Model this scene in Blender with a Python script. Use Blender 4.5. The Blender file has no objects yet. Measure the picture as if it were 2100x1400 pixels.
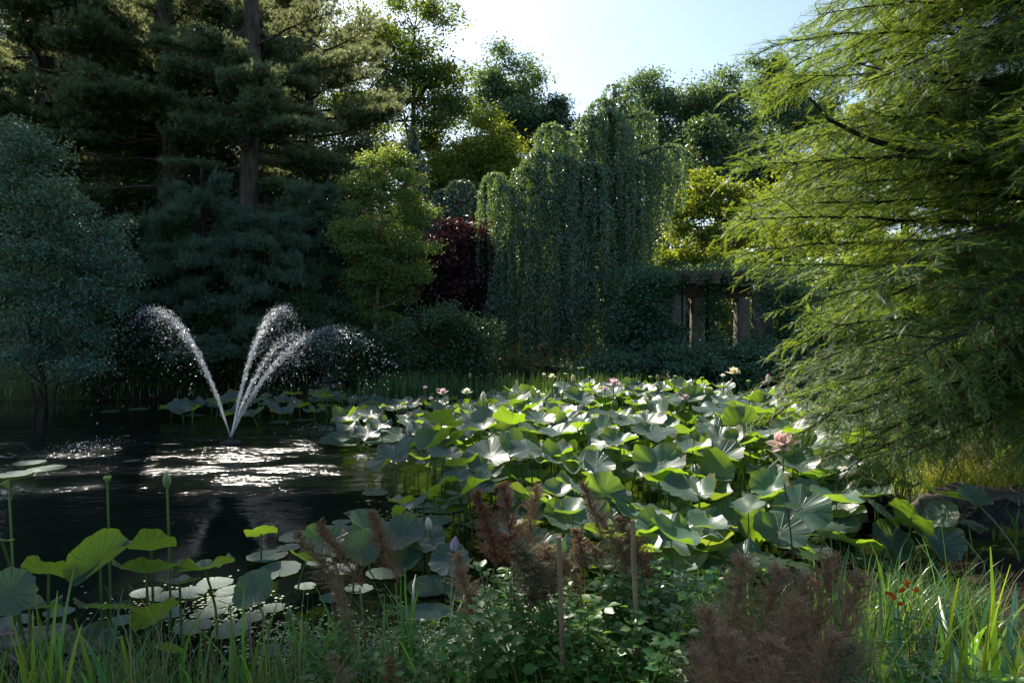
import bpy, math, random
import numpy as np
from mathutils import Vector, Matrix, Euler, noise

# ------------------------------------------------------------------ camera, sky, sun, exposure
SC = bpy.context.scene
COL = SC.collection
CAM_Z = 2.0
TILT = math.atan(50 / 1400.0)
cam_d = bpy.data.cameras.new("camera"); cam = bpy.data.objects.new("camera", cam_d); COL.objects.link(cam)
cam_d.lens = 24; cam_d.sensor_width = 36; cam_d.clip_end = 2000; cam_d.clip_start = 0.05
cam.location = (0, 0, CAM_Z); cam.rotation_euler = (math.pi / 2 - TILT, 0, 0)
SC.camera = cam
SUN_AZ, SUN_EL = math.radians(-25.0), math.radians(42.5)
SD = np.array([math.sin(SUN_AZ) * math.cos(SUN_EL), math.cos(SUN_AZ) * math.cos(SUN_EL), math.sin(SUN_EL)])
w = bpy.data.worlds.new("World"); SC.world = w; w.use_nodes = True
nt = w.node_tree; bg = nt.nodes["Background"]
sky = nt.nodes.new("ShaderNodeTexSky"); sky.sky_type = 'NISHITA'; sky.sun_disc = False
sky.sun_elevation = SUN_EL; sky.sun_rotation = SUN_AZ; sky.altitude = 100; sky.air_density = 1.0; sky.dust_density = 1.0; sky.ozone_density = 0.7
nt.links.new(sky.outputs[0], bg.inputs[0]); bg.inputs[1].default_value = 0.105
sun_d = bpy.data.lights.new("sun", 'SUN'); sun = bpy.data.objects.new("sun", sun_d); COL.objects.link(sun)
sun_d.energy = 5.0; sun_d.angle = math.radians(0.55); sun_d.color = (1.0, 0.93, 0.80)
sun.rotation_euler = Vector(-SD).to_track_quat('-Z', 'Y').to_euler(); sun.location = (-20, 40, 40)
SC.view_settings.view_transform = 'Standard'; SC.view_settings.look = 'None'
SC.view_settings.exposure = 1.1; SC.view_settings.gamma = 1.0; SC.view_settings.use_curve_mapping = False
SC.render.engine = 'CYCLES'
SC.cycles.max_bounces = 8; SC.cycles.diffuse_bounces = 4; SC.cycles.transmission_bounces = 4; SC.cycles.glossy_bounces = 3
SC.cycles.caustics_reflective = False; SC.cycles.caustics_refractive = False
SC.cycles.sample_clamp_indirect = 4.0

R = np.random.default_rng(7)
random.seed(7)

# ------------------------------------------------------------------ helpers: image place -> world place at a real depth
cT, sT = math.cos(TILT), math.sin(TILT)
def ray(px, py):
    u = (px - 1050) / 1400.0; v = -(py - 700) / 1400.0
    return np.array([u, cT + v * sT, -sT + v * cT])
def P(px, py, d):
    r = ray(px, py); return np.array([0, 0, CAM_Z]) + r * (d / r[1])
def PZ(px, py, z):
    r = ray(px, py); return np.array([0, 0, CAM_Z]) + r * ((z - CAM_Z) / r[2])
def proj(p):
    x, y, z = p[0], p[1], p[2] - CAM_Z
    f = y * cT - z * sT; u = y * sT + z * cT
    return 1050 + 1400 * x / f, 700 - 1400 * u / f

def nrm(a):
    return a / np.maximum(np.linalg.norm(a, axis=-1, keepdims=True), 1e-9)
def sph(n, rng=R):
    return nrm(rng.normal(size=(n, 3)))
def frames(d, up):
    Y = nrm(d); X = nrm(np.cross(Y, up)); Z = np.cross(X, Y); return X, Y, Z

class G:
    def __init__(s): s.v = []; s.f = []; s.n = 0
    def add(s, V, F):
        V = np.asarray(V, float); F = np.asarray(F, int)
        s.v.append(V); s.f.append(F + s.n); s.n += len(V)
    def scatter(s, T, TF, pos, X, Y, Z, sc):
        n = len(pos)
        if n == 0: return
        sc = np.asarray(sc, float)
        if sc.ndim == 1: sc = np.stack([sc, sc, sc], 1)
        A = (T[None, :, 0:1] * sc[:, None, 0:1]) * X[:, None] + (T[None, :, 1:2] * sc[:, None, 1:2]) * Y[:, None] + (T[None, :, 2:3] * sc[:, None, 2:3]) * Z[:, None]
        V = (pos[:, None] + A).reshape(-1, 3)
        k = len(T)
        F = (TF[None] + k * np.arange(n)[:, None, None]).reshape(-1, TF.shape[1])
        s.add(V, F)
    def mesh(s, name):
        me = bpy.data.meshes.new(name)
        if not s.v: return me
        V = np.concatenate(s.v).astype(np.float32)
        loops = np.concatenate([f.ravel() for f in s.f]).astype(np.int32)
        tot = np.concatenate([np.full(len(f), f.shape[1]) for f in s.f])
        st = np.concatenate([[0], np.cumsum(tot)[:-1]]).astype(np.int32)
        me.vertices.add(len(V)); me.vertices.foreach_set("co", V.ravel())
        me.loops.add(len(loops)); me.loops.foreach_set("vertex_index", loops)
        me.polygons.add(len(st)); me.polygons.foreach_set("loop_start", st)
        me.update(calc_edges=True)
        return me
    def build(s, name, mat, parent=None, smooth=False, kind=None):
        me = s.mesh(name)
        if smooth: me.polygons.foreach_set("use_smooth", np.ones(len(me.polygons), bool))
        return link(name, me, mat, parent, kind)

def link(name, me, mat, parent=None, kind=None):
    o = bpy.data.objects.new(name, me); COL.objects.link(o)
    if mat is not None and me is not None:
        if not me.materials: me.materials.append(mat)
    if parent is not None: o.parent = parent
    if kind: o["kind"] = kind
    return o
def thing(name, label, cat, loc=(0, 0, 0), rotz=0, group=None):
    o = bpy.data.objects.new(name, None); COL.objects.link(o); o.empty_display_size = 0.1
    o.location = tuple(float(c) for c in loc); o.rotation_euler = (0, 0, rotz)
    return tag(o, label, cat, group)
def tag(o, label, cat, group=None):
    o["label"] = label; o["category"] = cat
    if group: o["group"] = group
    return o
def struct(o): o["kind"] = "structure"; return o

def tube(g, pts, rad, sides=6, cap=False):
    pts = np.asarray(pts, float); n = len(pts); rad = np.broadcast_to(np.asarray(rad, float), (n,))
    t = nrm(np.gradient(pts, axis=0))
    ref = np.array([0.31, 0.17, 0.93]) if abs(t[:, 2]).mean() < 0.8 else np.array([0.93, 0.31, 0.1])
    X = nrm(np.cross(t, ref)); Y = np.cross(t, X)
    a = np.arange(sides) * 2 * math.pi / sides
    V = pts[:, None] + rad[:, None, None] * (np.cos(a)[None, :, None] * X[:, None] + np.sin(a)[None, :, None] * Y[:, None])
    i = np.arange(n - 1)[:, None] * sides; j = np.arange(sides)[None]; j2 = (j + 1) % sides
    F = np.stack([i + j, i + j2, i + sides + j2, i + sides + j], -1).reshape(-1, 4)
    g.add(V.reshape(-1, 3), F)
    if cap:
        base = (n - 1) * sides
        g.add(np.concatenate([V[-1], pts[-1:]]), [[k, (k + 1) % sides, sides] for k in range(sides)])
def bez(a, b, c, n):
    t = np.linspace(0, 1, n)[:, None]
    return (1 - t) ** 2 * np.asarray(a) + 2 * t * (1 - t) * np.asarray(b) + t ** 2 * np.asarray(c)
def twigs(g, A, B, r0, r1, sag=0.0, rng=R):
    """many thin three-sided twigs at once, A -> B"""
    n = len(A)
    if n == 0: return
    M = (A + B) / 2 + rng.normal(size=(n, 3)) * 0.06 * np.linalg.norm(B - A, axis=1, keepdims=True); M[:, 2] -= sag
    d = nrm(B - A); X = nrm(np.cross(d, np.array([0.3, 0.2, 0.93]))); Y = np.cross(d, X)
    a = np.arange(3) * 2 * math.pi / 3
    rings = []
    for p, r in ((A, r0), (M, (r0 + r1) / 2), (B, r1)):
        r = np.broadcast_to(r, (n,))
        rings.append(p[:, None] + r[:, None, None] * (np.cos(a)[None, :, None] * X[:, None] + np.sin(a)[None, :, None] * Y[:, None]))
    V = np.stack(rings, 1).reshape(-1, 3)
    tf = np.array([[k * 3 + j, k * 3 + (j + 1) % 3, (k + 1) * 3 + (j + 1) % 3, (k + 1) * 3 + j] for k in range(2) for j in range(3)])
    F = (tf[None] + 9 * np.arange(n)[:, None, None]).reshape(-1, 4)
    g.add(V, F)
def box(g, c, s, rz=0.0, jit=0.0, bev=0.0):
    """box with chamfered long edges"""
    sx, sy, sz = s[0] / 2, s[1] / 2, s[2] / 2
    b = bev if bev else min(s) * 0.08
    ring = np.array([(sx - b, sy), (-sx + b, sy), (-sx, sy - b), (-sx, -sy + b), (-sx + b, -sy), (sx - b, -sy), (sx, -sy + b), (sx, sy - b)])
    V = np.concatenate([np.c_[ring, np.full(8, -sz)], np.c_[ring, np.full(8, sz)]])
    V += R.normal(size=V.shape) * jit
    cz, sn = math.cos(rz), math.sin(rz)
    V = np.c_[V[:, 0] * cz - V[:, 1] * sn, V[:, 0] * sn + V[:, 1] * cz, V[:, 2]] + np.asarray(c)
    g.add(V, [[j, (j + 1) % 8, 8 + (j + 1) % 8, 8 + j] for j in range(8)])
    g.add(V, [[7, 6, 5, 4, 3, 2, 1, 0], [8, 9, 10, 11, 12, 13, 14, 15]])

LEAF = np.array([[0, 0, 0], [.5, .42, .10], [0, 1, -.06], [-.5, .42, .10]]); LEAF_F = np.array([[0, 1, 2], [0, 2, 3]])

# ------------------------------------------------------------------ materials
def newmat(name):
    m = bpy.data.materials.new(name); m.use_nodes = True
    t = m.node_tree; t.nodes.clear(); out = t.nodes.new("ShaderNodeOutputMaterial")
    return m, t, out
def N(t, typ, **kw):
    n = t.nodes.new(typ)
    for k, v in kw.items(): setattr(n, k, v)
    return n
def L(t, a, b): t.links.new(a, b)
def rgb(c): return (c[0], c[1], c[2], 1)

LEAFGAIN = 1.75
def leafmat(name, col, trans, fac=0.4, rough=0.45, spec=0.35, var=0.35, hue=0.03, objrand=False):
    col = tuple(min(.6, c * LEAFGAIN) for c in col)
    m, t, out = newmat(name)
    rnd = N(t, "ShaderNodeObjectInfo").outputs["Random"] if objrand else N(t, "ShaderNodeNewGeometry").outputs["Random Per Island"]
    mr = N(t, "ShaderNodeMapRange"); L(t, rnd, mr.inputs[0]); mr.inputs[3].default_value = 1 - var; mr.inputs[4].default_value = 1 + var
    mul = N(t, "ShaderNodeMath", operation='MULTIPLY'); L(t, rnd, mul.inputs[0]); mul.inputs[1].default_value = 7.31
    fr = N(t, "ShaderNodeMath", operation='FRACT'); L(t, mul.outputs[0], fr.inputs[0])
    mh = N(t, "ShaderNodeMapRange"); L(t, fr.outputs[0], mh.inputs[0]); mh.inputs[3].default_value = .5 - hue; mh.inputs[4].default_value = .5 + hue
    outs = []
    for c in (col, trans):
        h = N(t, "ShaderNodeHueSaturation"); h.inputs["Color"].default_value = rgb(c)
        L(t, mr.outputs[0], h.inputs["Value"]); L(t, mh.outputs[0], h.inputs["Hue"]); outs.append(h.outputs[0])
    p = N(t, "ShaderNodeBsdfPrincipled"); L(t, outs[0], p.inputs["Base Color"]); p.inputs["Roughness"].default_value = rough
    p.inputs["Specular IOR Level"].default_value = spec
    tr = N(t, "ShaderNodeBsdfTranslucent"); L(t, outs[1], tr.inputs[0])
    mx = N(t, "ShaderNodeMixShader"); mx.inputs[0].default_value = fac
    L(t, p.outputs[0], mx.inputs[1]); L(t, tr.outputs[0], mx.inputs[2]); L(t, mx.outputs[0], out.inputs[0])
    return m
def barkmat(name, c1, c2, scale=8.0, bump=0.6, rough=0.9, zst=0.25):
    m, t, out = newmat(name)
    tc = N(t, "ShaderNodeTexCoord"); mp = N(t, "ShaderNodeMapping"); mp.inputs["Scale"].default_value = (1, 1, zst); L(t, tc.outputs["Object"], mp.inputs[0])
    n1 = N(t, "ShaderNodeTexNoise"); n1.inputs["Scale"].default_value = scale; n1.inputs["Detail"].default_value = 8; n1.inputs["Roughness"].default_value = .65; L(t, mp.outputs[0], n1.inputs[0])
    cr = N(t, "ShaderNodeValToRGB"); cr.color_ramp.elements[0].color = rgb(c1); cr.color_ramp.elements[1].color = rgb(c2); cr.color_ramp.elements[0].position = .35; cr.color_ramp.elements[1].position = .68
    L(t, n1.outputs[0], cr.inputs[0])
    b = N(t, "ShaderNodeBump"); b.inputs["Strength"].default_value = bump; b.inputs["Distance"].default_value = .03; L(t, n1.outputs[0], b.inputs["Height"])
    p = N(t, "ShaderNodeBsdfPrincipled"); p.inputs["Roughness"].default_value = rough; p.inputs["Specular IOR Level"].default_value = .2
    L(t, cr.outputs[0], p.inputs["Base Color"]); L(t, b.outputs[0], p.inputs["Normal"]); L(t, p.outputs[0], out.inputs[0])
    return m

M = {}
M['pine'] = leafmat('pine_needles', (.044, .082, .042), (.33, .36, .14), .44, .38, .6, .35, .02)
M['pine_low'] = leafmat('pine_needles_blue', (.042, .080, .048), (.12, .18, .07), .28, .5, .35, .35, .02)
M['cypress'] = leafmat('bald_cypress_needles', (.033, .075, .023), (.30, .41, .035), .46, .45, .35, .35, .025)
M['weep'] = leafmat('weeping_leaves', (.066, .112, .078), (.25, .36, .07), .40, .32, .7, .22, .02)
M['weep_grey'] = leafmat('weeping_grey_leaves', (.060, .095, .075), (.14, .18, .06), .30, .4, .4, .3, .02)
M['maple'] = leafmat('maple_leaves', (.030, .060, .028), (.26, .34, .02), .42, .4, .4, .35, .03)
M['far_tree'] = leafmat('far_leaves', (.055, .095, .060), (.20, .30, .06), .40, .4, .45, .3, .02)
M['far_dark'] = leafmat('far_dark_leaves', (.030, .060, .045), (.14, .22, .04), .36, .4, .45, .35, .02)
M['far_yellow'] = leafmat('yellow_leaves', (.075, .105, .022), (.34, .40, .025), .46, .45, .3, .35, .02)
M['birch'] = leafmat('birch_leaves', (.058, .105, .034), (.38, .47, .07), .46, .4, .45, .35, .025)
M['purple'] = leafmat('purple_maple_leaves', (.036, .018, .020), (.10, .025, .025), .28, .4, .4, .4, .03)
M['willow'] = leafmat('glaucous_leaves', (.055, .110, .080), (.18, .26, .07), .34, .4, .5, .35, .02)
M['shrub'] = leafmat('shrub_leaves', (.030, .065, .032), (.12, .18, .025), .34, .35, .5, .4, .03)
M['vine'] = leafmat('vine_leaves', (.030, .080, .050), (.12, .22, .03), .34, .38, .5, .35, .025)
M['undergrowth'] = leafmat('undergrowth_leaves', (.022, .045, .020), (.08, .12, .02), .3, .45, .4, .4, .03)
M['grass'] = leafmat('grass_blades', (.034, .080, .022), (.12, .23, .018), .36, .36, .5, .4, .03)
M['iris'] = leafmat('iris_blades', (.036, .115, .035), (.22, .42, .02), .42, .36, .5, .3, .03, True)
M['sedge'] = leafmat('sedge_blades', (.060, .120, .045), (.24, .36, .04), .4, .3, .6, .35, .02)
M['reed'] = leafmat('reed_blades', (.035, .085, .035), (.16, .26, .03), .38, .4, .4, .3, .02)
M['herb'] = leafmat('herb_leaves', (.040, .100, .022), (.20, .36, .02), .42, .36, .5, .35, .03)
M['herb_pale'] = leafmat('pale_lobed_leaves', (.085, .135, .050), (.34, .42, .06), .42, .4, .4, .25, .02)
M['stem'] = leafmat('green_stems', (.060, .110, .022), (.16, .26, .02), .25, .4, .5, .2, .02, True)
M['stem_red'] = leafmat('dark_red_stems', (.040, .020, .018), (.08, .03, .02), .15, .5, .4, .2, .02, True)
M['plume_brown'] = leafmat('brown_seed_plume', (.17, .100, .052), (.24, .13, .06), .3, .7, .2, .4, .03)
M['plume_tan'] = leafmat('tan_seed_plume', (.20, .142, .080), (.25, .17, .08), .3, .7, .2, .4, .03)
M['plume_purple'] = leafmat('purple_brown_seed_plume', (.125, .060, .040), (.20, .09, .06), .3, .7, .2, .4, .03)
M['plume_red'] = leafmat('russet_seed_plume', (.215, .138, .080), (.26, .16, .09), .3, .7, .2, .4, .03)
M['plume_green'] = leafmat('greenish_seed_plume', (.110, .110, .060), (.18, .17, .06), .3, .7, .2, .4, .03)
M['orange'] = leafmat('orange_petals', (.30, .065, .008), (.5, .12, .01), .4, .5, .3, .2, .02)
M['pinkbloom'] = leafmat('pink_blooms', (.60, .22, .38), (.7, .25, .4), .4, .5, .3, .2, .02)
M['bark'] = barkmat('grey_brown_bark', (.030, .024, .018), (.105, .088, .070))
M['bark_dark'] = barkmat('dark_bark', (.014, .011, .009), (.050, .040, .030))
M['bark_pale'] = barkmat('pale_bark', (.080, .075, .060), (.26, .245, .21), 14)
M['stone_col'] = barkmat('weathered_column', (.125, .112, .10), (.28, .26, .235), 9, .5, .9, .4)
M['beam'] = barkmat('weathered_beam', (.050, .036, .026), (.150, .115, .085), 10, .5, .9, .6)
M['rock'] = barkmat('boulder_rock', (.050, .042, .038), (.20, .165, .145), 6, .9, .85, 1)
M['rock_dark'] = barkmat('dark_lava_rock', (.012, .011, .011), (.055, .050, .046), 9, 1.0, .9, 1)
M['stake'] = barkmat('wooden_stake', (.17, .115, .07), (.34, .245, .15), 30, .4, .8, .15)
M['step'] = barkmat('stone_step', (.045, .040, .036), (.14, .125, .11), 9, .6, .9, 1)
# ------------------------------------------------------------------ ground and pond
POND = np.array([(-40, 2.6), (-7, 3.0), (-3.2, 3.55), (-1.2, 3.45), (0.3, 3.6), (1.6, 3.9), (2.5, 4.3), (3.05, 5.2), (3.5, 6.3), (4.3, 7.6), (5.0, 9.4), (5.3, 12.4), (3.5, 13.6), (0.0, 13.9), (-2.4, 14.4), (-3.6, 16.0), (-7, 16.6), (-14, 16.3), (-24, 15.0), (-40, 14.0)], float)
def sdist(x, y, poly=POND):
    x = np.asarray(x, float); y = np.asarray(y, float)
    d = np.full(x.shape, 1e9); inside = np.zeros(x.shape, bool)
    for i in range(len(poly)):
        a, b = poly[i], poly[(i + 1) % len(poly)]
        ex, ey = b - a; wx, wy = x - a[0], y - a[1]
        t = np.clip((wx * ex + wy * ey) / (ex * ex + ey * ey), 0, 1)
        d = np.minimum(d, np.hypot(wx - t * ex, wy - t * ey))
        c = (a[1] > y) != (b[1] > y)
        with np.errstate(divide='ignore', invalid='ignore'):
            inside ^= c & (x < (b[0] - a[0]) * (y - a[1]) / (b[1] - a[1] + 1e-12) + a[0])
    return np.where(inside, -d, d)
def gh(x, y):
    x = np.asarray(x, float); y = np.asarray(y, float)
    s = sdist(x, y)
    bank = np.where(s < 0, -0.7 * np.clip(-s / 0.8, 0, 1), 0.38 * (1 - np.exp(-np.clip(s, 0, None) / 0.7)))
    left = 1 / (1 + np.exp((x - 1) / 3.0))
    rise = np.clip(y - 18, 0, 40) * (0.05 + 0.17 * left)
    n = 0.05 * np.sin(x * 1.7 + 1.3 * np.sin(y * .9)) * np.cos(y * 1.3 + .5) * np.clip(s, 0, 1)
    return bank + rise + n
def gz(x, y): return float(gh(np.array([x]), np.array([y]))[0])

def soil():
    m, t, out = newmat('mossy_soil')
    tc = N(t, "ShaderNodeTexCoord")
    n1 = N(t, "ShaderNodeTexNoise"); n1.inputs["Scale"].default_value = .8; n1.inputs["Detail"].default_value = 6; L(t, tc.outputs["Object"], n1.inputs[0])
    n2 = N(t, "ShaderNodeTexNoise"); n2.inputs["Scale"].default_value = 22; n2.inputs["Detail"].default_value = 8; L(t, tc.outputs["Object"], n2.inputs[0])
    cr = N(t, "ShaderNodeValToRGB"); e = cr.color_ramp.elements; e[0].color = (.035, .026, .016, 1); e[1].color = (.055, .085, .018, 1); e[0].position = .42; e[1].position = .56
    L(t, n1.outputs[0], cr.inputs[0])
    mx = N(t, "ShaderNodeMix", data_type='RGBA', blend_type='MULTIPLY'); mx.inputs[0].default_value = .7; L(t, cr.outputs[0], mx.inputs[6]); L(t, n2.outputs[1], mx.inputs[7])
    b = N(t, "ShaderNodeBump"); b.inputs["Strength"].default_value = .8; b.inputs["Distance"].default_value = .05; L(t, n2.outputs[0], b.inputs["Height"])
    p = N(t, "ShaderNodeBsdfPrincipled"); p.inputs["Roughness"].default_value = .95; p.inputs["Specular IOR Level"].default_value = .1
    L(t, mx.outputs[2], p.inputs["Base Color"]); L(t, b.outputs[0], p.inputs["Normal"]); L(t, p.outputs[0], out.inputs[0])
    return m
M['soil'] = soil()
xs = np.concatenate([np.linspace(-400, -26, 16), np.linspace(-24, 14, 153), np.linspace(16, 400, 18)])
ys = np.concatenate([np.linspace(-200, -2, 10), np.linspace(-1, 24, 126), np.linspace(25, 62, 38), np.linspace(70, 900, 12)])
XX, YY = np.meshgrid(xs, ys, indexing='ij')
g = G(); ZZ = gh(XX, YY)
ii = np.arange(len(xs) - 1)[:, None] * len(ys) + np.arange(len(ys) - 1)[None]
g.add(np.stack([XX, YY, ZZ], -1).reshape(-1, 3), np.stack([ii, ii + len(ys), ii + len(ys) + 1, ii + 1], -1).reshape(-1, 4))
struct(g.build('ground', M['soil'], smooth=True))

FN = PZ(473, 908, 0.0)                                   # fountain nozzle on the water
def water():
    m, t, out = newmat('dark_pond_water')
    tc = N(t, "ShaderNodeTexCoord")
    def nz(scale, sx, sy, det=2.0):
        mp = N(t, "ShaderNodeMapping"); mp.inputs["Scale"].default_value = (sx, sy, 1); L(t, tc.outputs["Object"], mp.inputs[0])
        n = N(t, "ShaderNodeTexNoise"); n.inputs["Scale"].default_value = scale; n.inputs["Detail"].default_value = det; L(t, mp.outputs[0], n.inputs[0]); return n.outputs[0]
    # ripple rings running out from the fountain
    sub = N(t, "ShaderNodeVectorMath", operation='SUBTRACT'); L(t, tc.outputs["Object"], sub.inputs[0]); sub.inputs[1].default_value = (FN[0], FN[1], 0)
    ln = N(t, "ShaderNodeVectorMath", operation='LENGTH'); L(t, sub.outputs[0], ln.inputs[0])
    n0 = nz(1.6, 1, 1, 3)
    ad = N(t, "ShaderNodeMath", operation='MULTIPLY_ADD'); L(t, n0, ad.inputs[0]); ad.inputs[1].default_value = 1.1; L(t, ln.outputs["Value"], ad.inputs[2])
    fq = N(t, "ShaderNodeMath", operation='MULTIPLY'); L(t, ad.outputs[0], fq.inputs[0]); fq.inputs[1].default_value = 24.0
    si = N(t, "ShaderNodeMath", operation='SINE'); L(t, fq.outputs[0], si.inputs[0])
    # how far the water is stirred: strong round the fountain, calm at the banks
    st = N(t, "ShaderNodeMapRange", interpolation_type='SMOOTHSTEP'); L(t, ln.outputs["Value"], st.inputs[0]); st.inputs[1].default_value = 2.2; st.inputs[2].default_value = 5.2; st.inputs[3].default_value = 1.0; st.inputs[4].default_value = 0.07
    a1 = N(t, "ShaderNodeMath", operation='MULTIPLY_ADD'); L(t, si.outputs[0], a1.inputs[0]); a1.inputs[1].default_value = .10; L(t, nz(7, 1, 1.5, 3), a1.inputs[2])
    a2 = N(t, "ShaderNodeMath", operation='MULTIPLY_ADD'); L(t, nz(30, 1, 1.3, 2), a2.inputs[0]); a2.inputs[1].default_value = .30; L(t, a1.outputs[0], a2.inputs[2])
    pt = N(t, "ShaderNodeMapRange"); L(t, nz(.9, 1, 2.2, 4), pt.inputs[0]); pt.inputs[1].default_value = .40; pt.inputs[2].default_value = .62; pt.inputs[3].default_value = .18; pt.inputs[4].default_value = 1.0
    sm = N(t, "ShaderNodeMath", operation='MULTIPLY'); L(t, st.outputs[0], sm.inputs[0]); L(t, pt.outputs[0], sm.inputs[1])
    hm = N(t, "ShaderNodeMath", operation='MULTIPLY'); L(t, a2.outputs[0], hm.inputs[0]); L(t, sm.outputs[0], hm.inputs[1])
    b = N(t, "ShaderNodeBump"); b.inputs["Strength"].default_value = 1.0; b.inputs["Distance"].default_value = .034; L(t, hm.outputs[0], b.inputs["Height"])
    p = N(t, "ShaderNodeBsdfPrincipled"); p.inputs["Base Color"].default_value = (.004, .006, .005, 1); p.inputs["IOR"].default_value = 1.333
    rr = N(t, "ShaderNodeMapRange"); L(t, sm.outputs[0], rr.inputs[0]); rr.inputs[3].default_value = .03; rr.inputs[4].default_value = .16; L(t, rr.outputs[0], p.inputs["Roughness"])
    L(t, b.outputs[0], p.inputs["Normal"]); L(t, p.outputs[0], out.inputs[0])
    return m
M['water'] = water()
g = G(); g.add([(-60, 0, 0), (9, 0, 0), (9, 19, 0), (-60, 19, 0)], [[0, 1, 2, 3]])
pw = POND.copy(); c0 = pw.mean(0)
g = G()
pv = []
for i in range(len(pw)):                                   # the sheet reaches a little under the banks
    a = pw[i - 1]; b = pw[i]; c = pw[(i + 1) % len(pw)]
    e1 = b - a; e2 = c - b; n_ = np.array([e1[1], -e1[0]]) / np.hypot(*e1) + np.array([e2[1], -e2[0]]) / np.hypot(*e2)
    n_ /= np.hypot(*n_); pv.append((*(b + n_ * 0.05), 0.0))
g.add(pv, [list(range(len(pv)))])
struct(g.build('pond_water', M['water']))

# ------------------------------------------------------------------ gaps cut through the trees to let sun onto chosen spots: (point on the place, radius across)
SHAFTS = []
def shaft(p, r): SHAFTS.append((np.asarray(p, float), r))
def clear(pts):
    keep = np.ones(len(pts), bool)
    for c, r in SHAFTS:
        v = pts - c; tt = v @ SD
        keep &= ~((np.linalg.norm(v - tt[:, None] * SD, axis=1) < r) & (tt > 4))
    return keep

# ------------------------------------------------------------------ trees
def leaf_cloud(g, C, per, sig, size, asp=.55, flat=.55, upb=.5, rng=R, droop=0.3, cull=True):
    n = len(C) * per
    sig = np.broadcast_to(np.asarray(sig, float), (len(C),))
    off = rng.normal(size=(len(C), per, 3)) * sig[:, None, None]; off[..., 2] *= flat
    p = (C[:, None] + off).reshape(-1, 3)
    d = sph(n, rng); d[:, 2] = d[:, 2] * .6 - droop
    up = sph(n, rng) + np.array([0, 0, upb * 2])
    if cull:
        k = clear(p); p, d, up = p[k], d[k], up[k]
    X, Y, Z = frames(d, up)
    s = size * rng.uniform(.65, 1.35, len(p))
    g.scatter(LEAF, LEAF_F, p, X, Y, Z, np.stack([s * asp, s, s], 1))

def tree(name, label, bpx, d, blobs, leaf, bark, size=.12, per=34, ncl=260, sig=.38, trunk=.2, cat='tree', group=None, droop=.3, asp=.55, upb=.5, gap=.0, seed=1, bz=None, shell=.45, stems=1, flat=.55, fill=1.0, fine=1.0):
    rng = np.random.default_rng(seed)
    b = P(bpx, 700, d); bx, by = b[0], b[1]; z0 = gz(bx, by) if bz is None else bz
    o = thing(name, label, cat, (bx, by, z0), group=group)
    org = np.array([bx, by, z0])
    W = []; areas = []
    for bl in blobs:
        px, py, rx, rz = bl[:4]; dd = bl[4] if len(bl) > 4 else 0
        W.append((P(px, py, d + dd), rx * d / 1400, rz * d / 1400)); areas.append(rx * rz)
    areas = np.array(areas, float); areas /= areas.sum()
    gb = G(); gl = G()
    top = max(W, key=lambda q: q[0][2])[0]
    limbs = []
    fork = org + np.array([0, 0, max(.3, (min(q[0][2] for q in W) - z0) * .75)])
    for s_ in range(stems):
        jit = rng.normal(size=3) * np.array([.25, .25, 0]) * (stems > 1)
        f2 = fork + jit * 2
        pts = bez(org + jit - [0, 0, .1], (org + f2) / 2 + rng.normal(size=3) * .1, f2, 6)
        tube(gb, pts, np.linspace(trunk, trunk * .8, 6) / math.sqrt(stems), 8)
    tr2 = bez(fork, (fork + top) / 2 + rng.normal(size=3) * .35, top, 9)
    tube(gb, tr2, np.linspace(trunk * .8, trunk * .12, 9), 6); limbs.append(tr2)
    allC = []
    for (c, rx, rz), a in zip(W, areas):
        k = np.argmin(np.abs(tr2[:, 2] - (c[2] - rz * .6))); s0 = tr2[k]
        lb = bez(s0, (s0 + c) / 2 + np.array([0, 0, -.15 * np.linalg.norm(c - s0)]), c, 6); tube(gb, lb, np.linspace(trunk * .45, trunk * .12, 6), 5); limbs.append(lb)
        n = max(6, int(ncl * a)); m_ = max(7, n // 5)
        u = sph(m_, rng); u[:, 2] = u[:, 2] * .85 + .12; rr = .35 + .65 * rng.uniform(0, 1, m_) ** shell
        S = c + u * rr[:, None] * np.array([rx, rx * fill, rz])                       # boughs
        rs = (rx * rz) ** .5 * rng.uniform(.20, .42, m_)
        if gap > 0: keep_ = rng.uniform(size=m_) > gap * .6; S, rs = S[keep_], rs[keep_]
        k_ = rng.integers(0, len(S), n); v_ = sph(n, rng); v_[:, 2] = np.abs(v_[:, 2]) * .7 - .12
        C = S[k_] + v_ * (rs[k_] * rng.uniform(.3, 1.05, n))[:, None] * np.array([1.25, 1.25, .75])
        nu = rng.uniform(size=n) < .22; u2 = sph(n, rng); C = np.where(nu[:, None], c + u2 * (rng.uniform(0, 1, n) ** .5)[:, None] * np.array([rx, rx * fill, rz]) * .92, C)
        limbs.append(S)
        twigs(gb, np.repeat(c[None], len(S), 0), S, trunk * .10 + .006, .006, rng=rng)
        allC.append(C)
    C = np.concatenate(allC)
    LP = np.concatenate(limbs)
    idx = np.argmin(((C[:, None] - LP[None]) ** 2).sum(-1), 1)
    kt = rng.uniform(size=len(C)) < .3; twigs(gb, LP[idx][kt], C[kt], trunk * .09 + .004, .004, rng=rng)
    leaf_cloud(gl, C, int(per * 1.25 * fine), sig * .8 * rng.uniform(.6, 1.3, len(C)), size * 1.45 / fine ** .6, asp, flat, upb, rng, droop)
    for gg in (gb, gl):
        gg.v = [v - org for v in gg.v]
    gb.build('trunk', bark, o, True); gl.build('crown', leaf, o)
    return o

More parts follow.
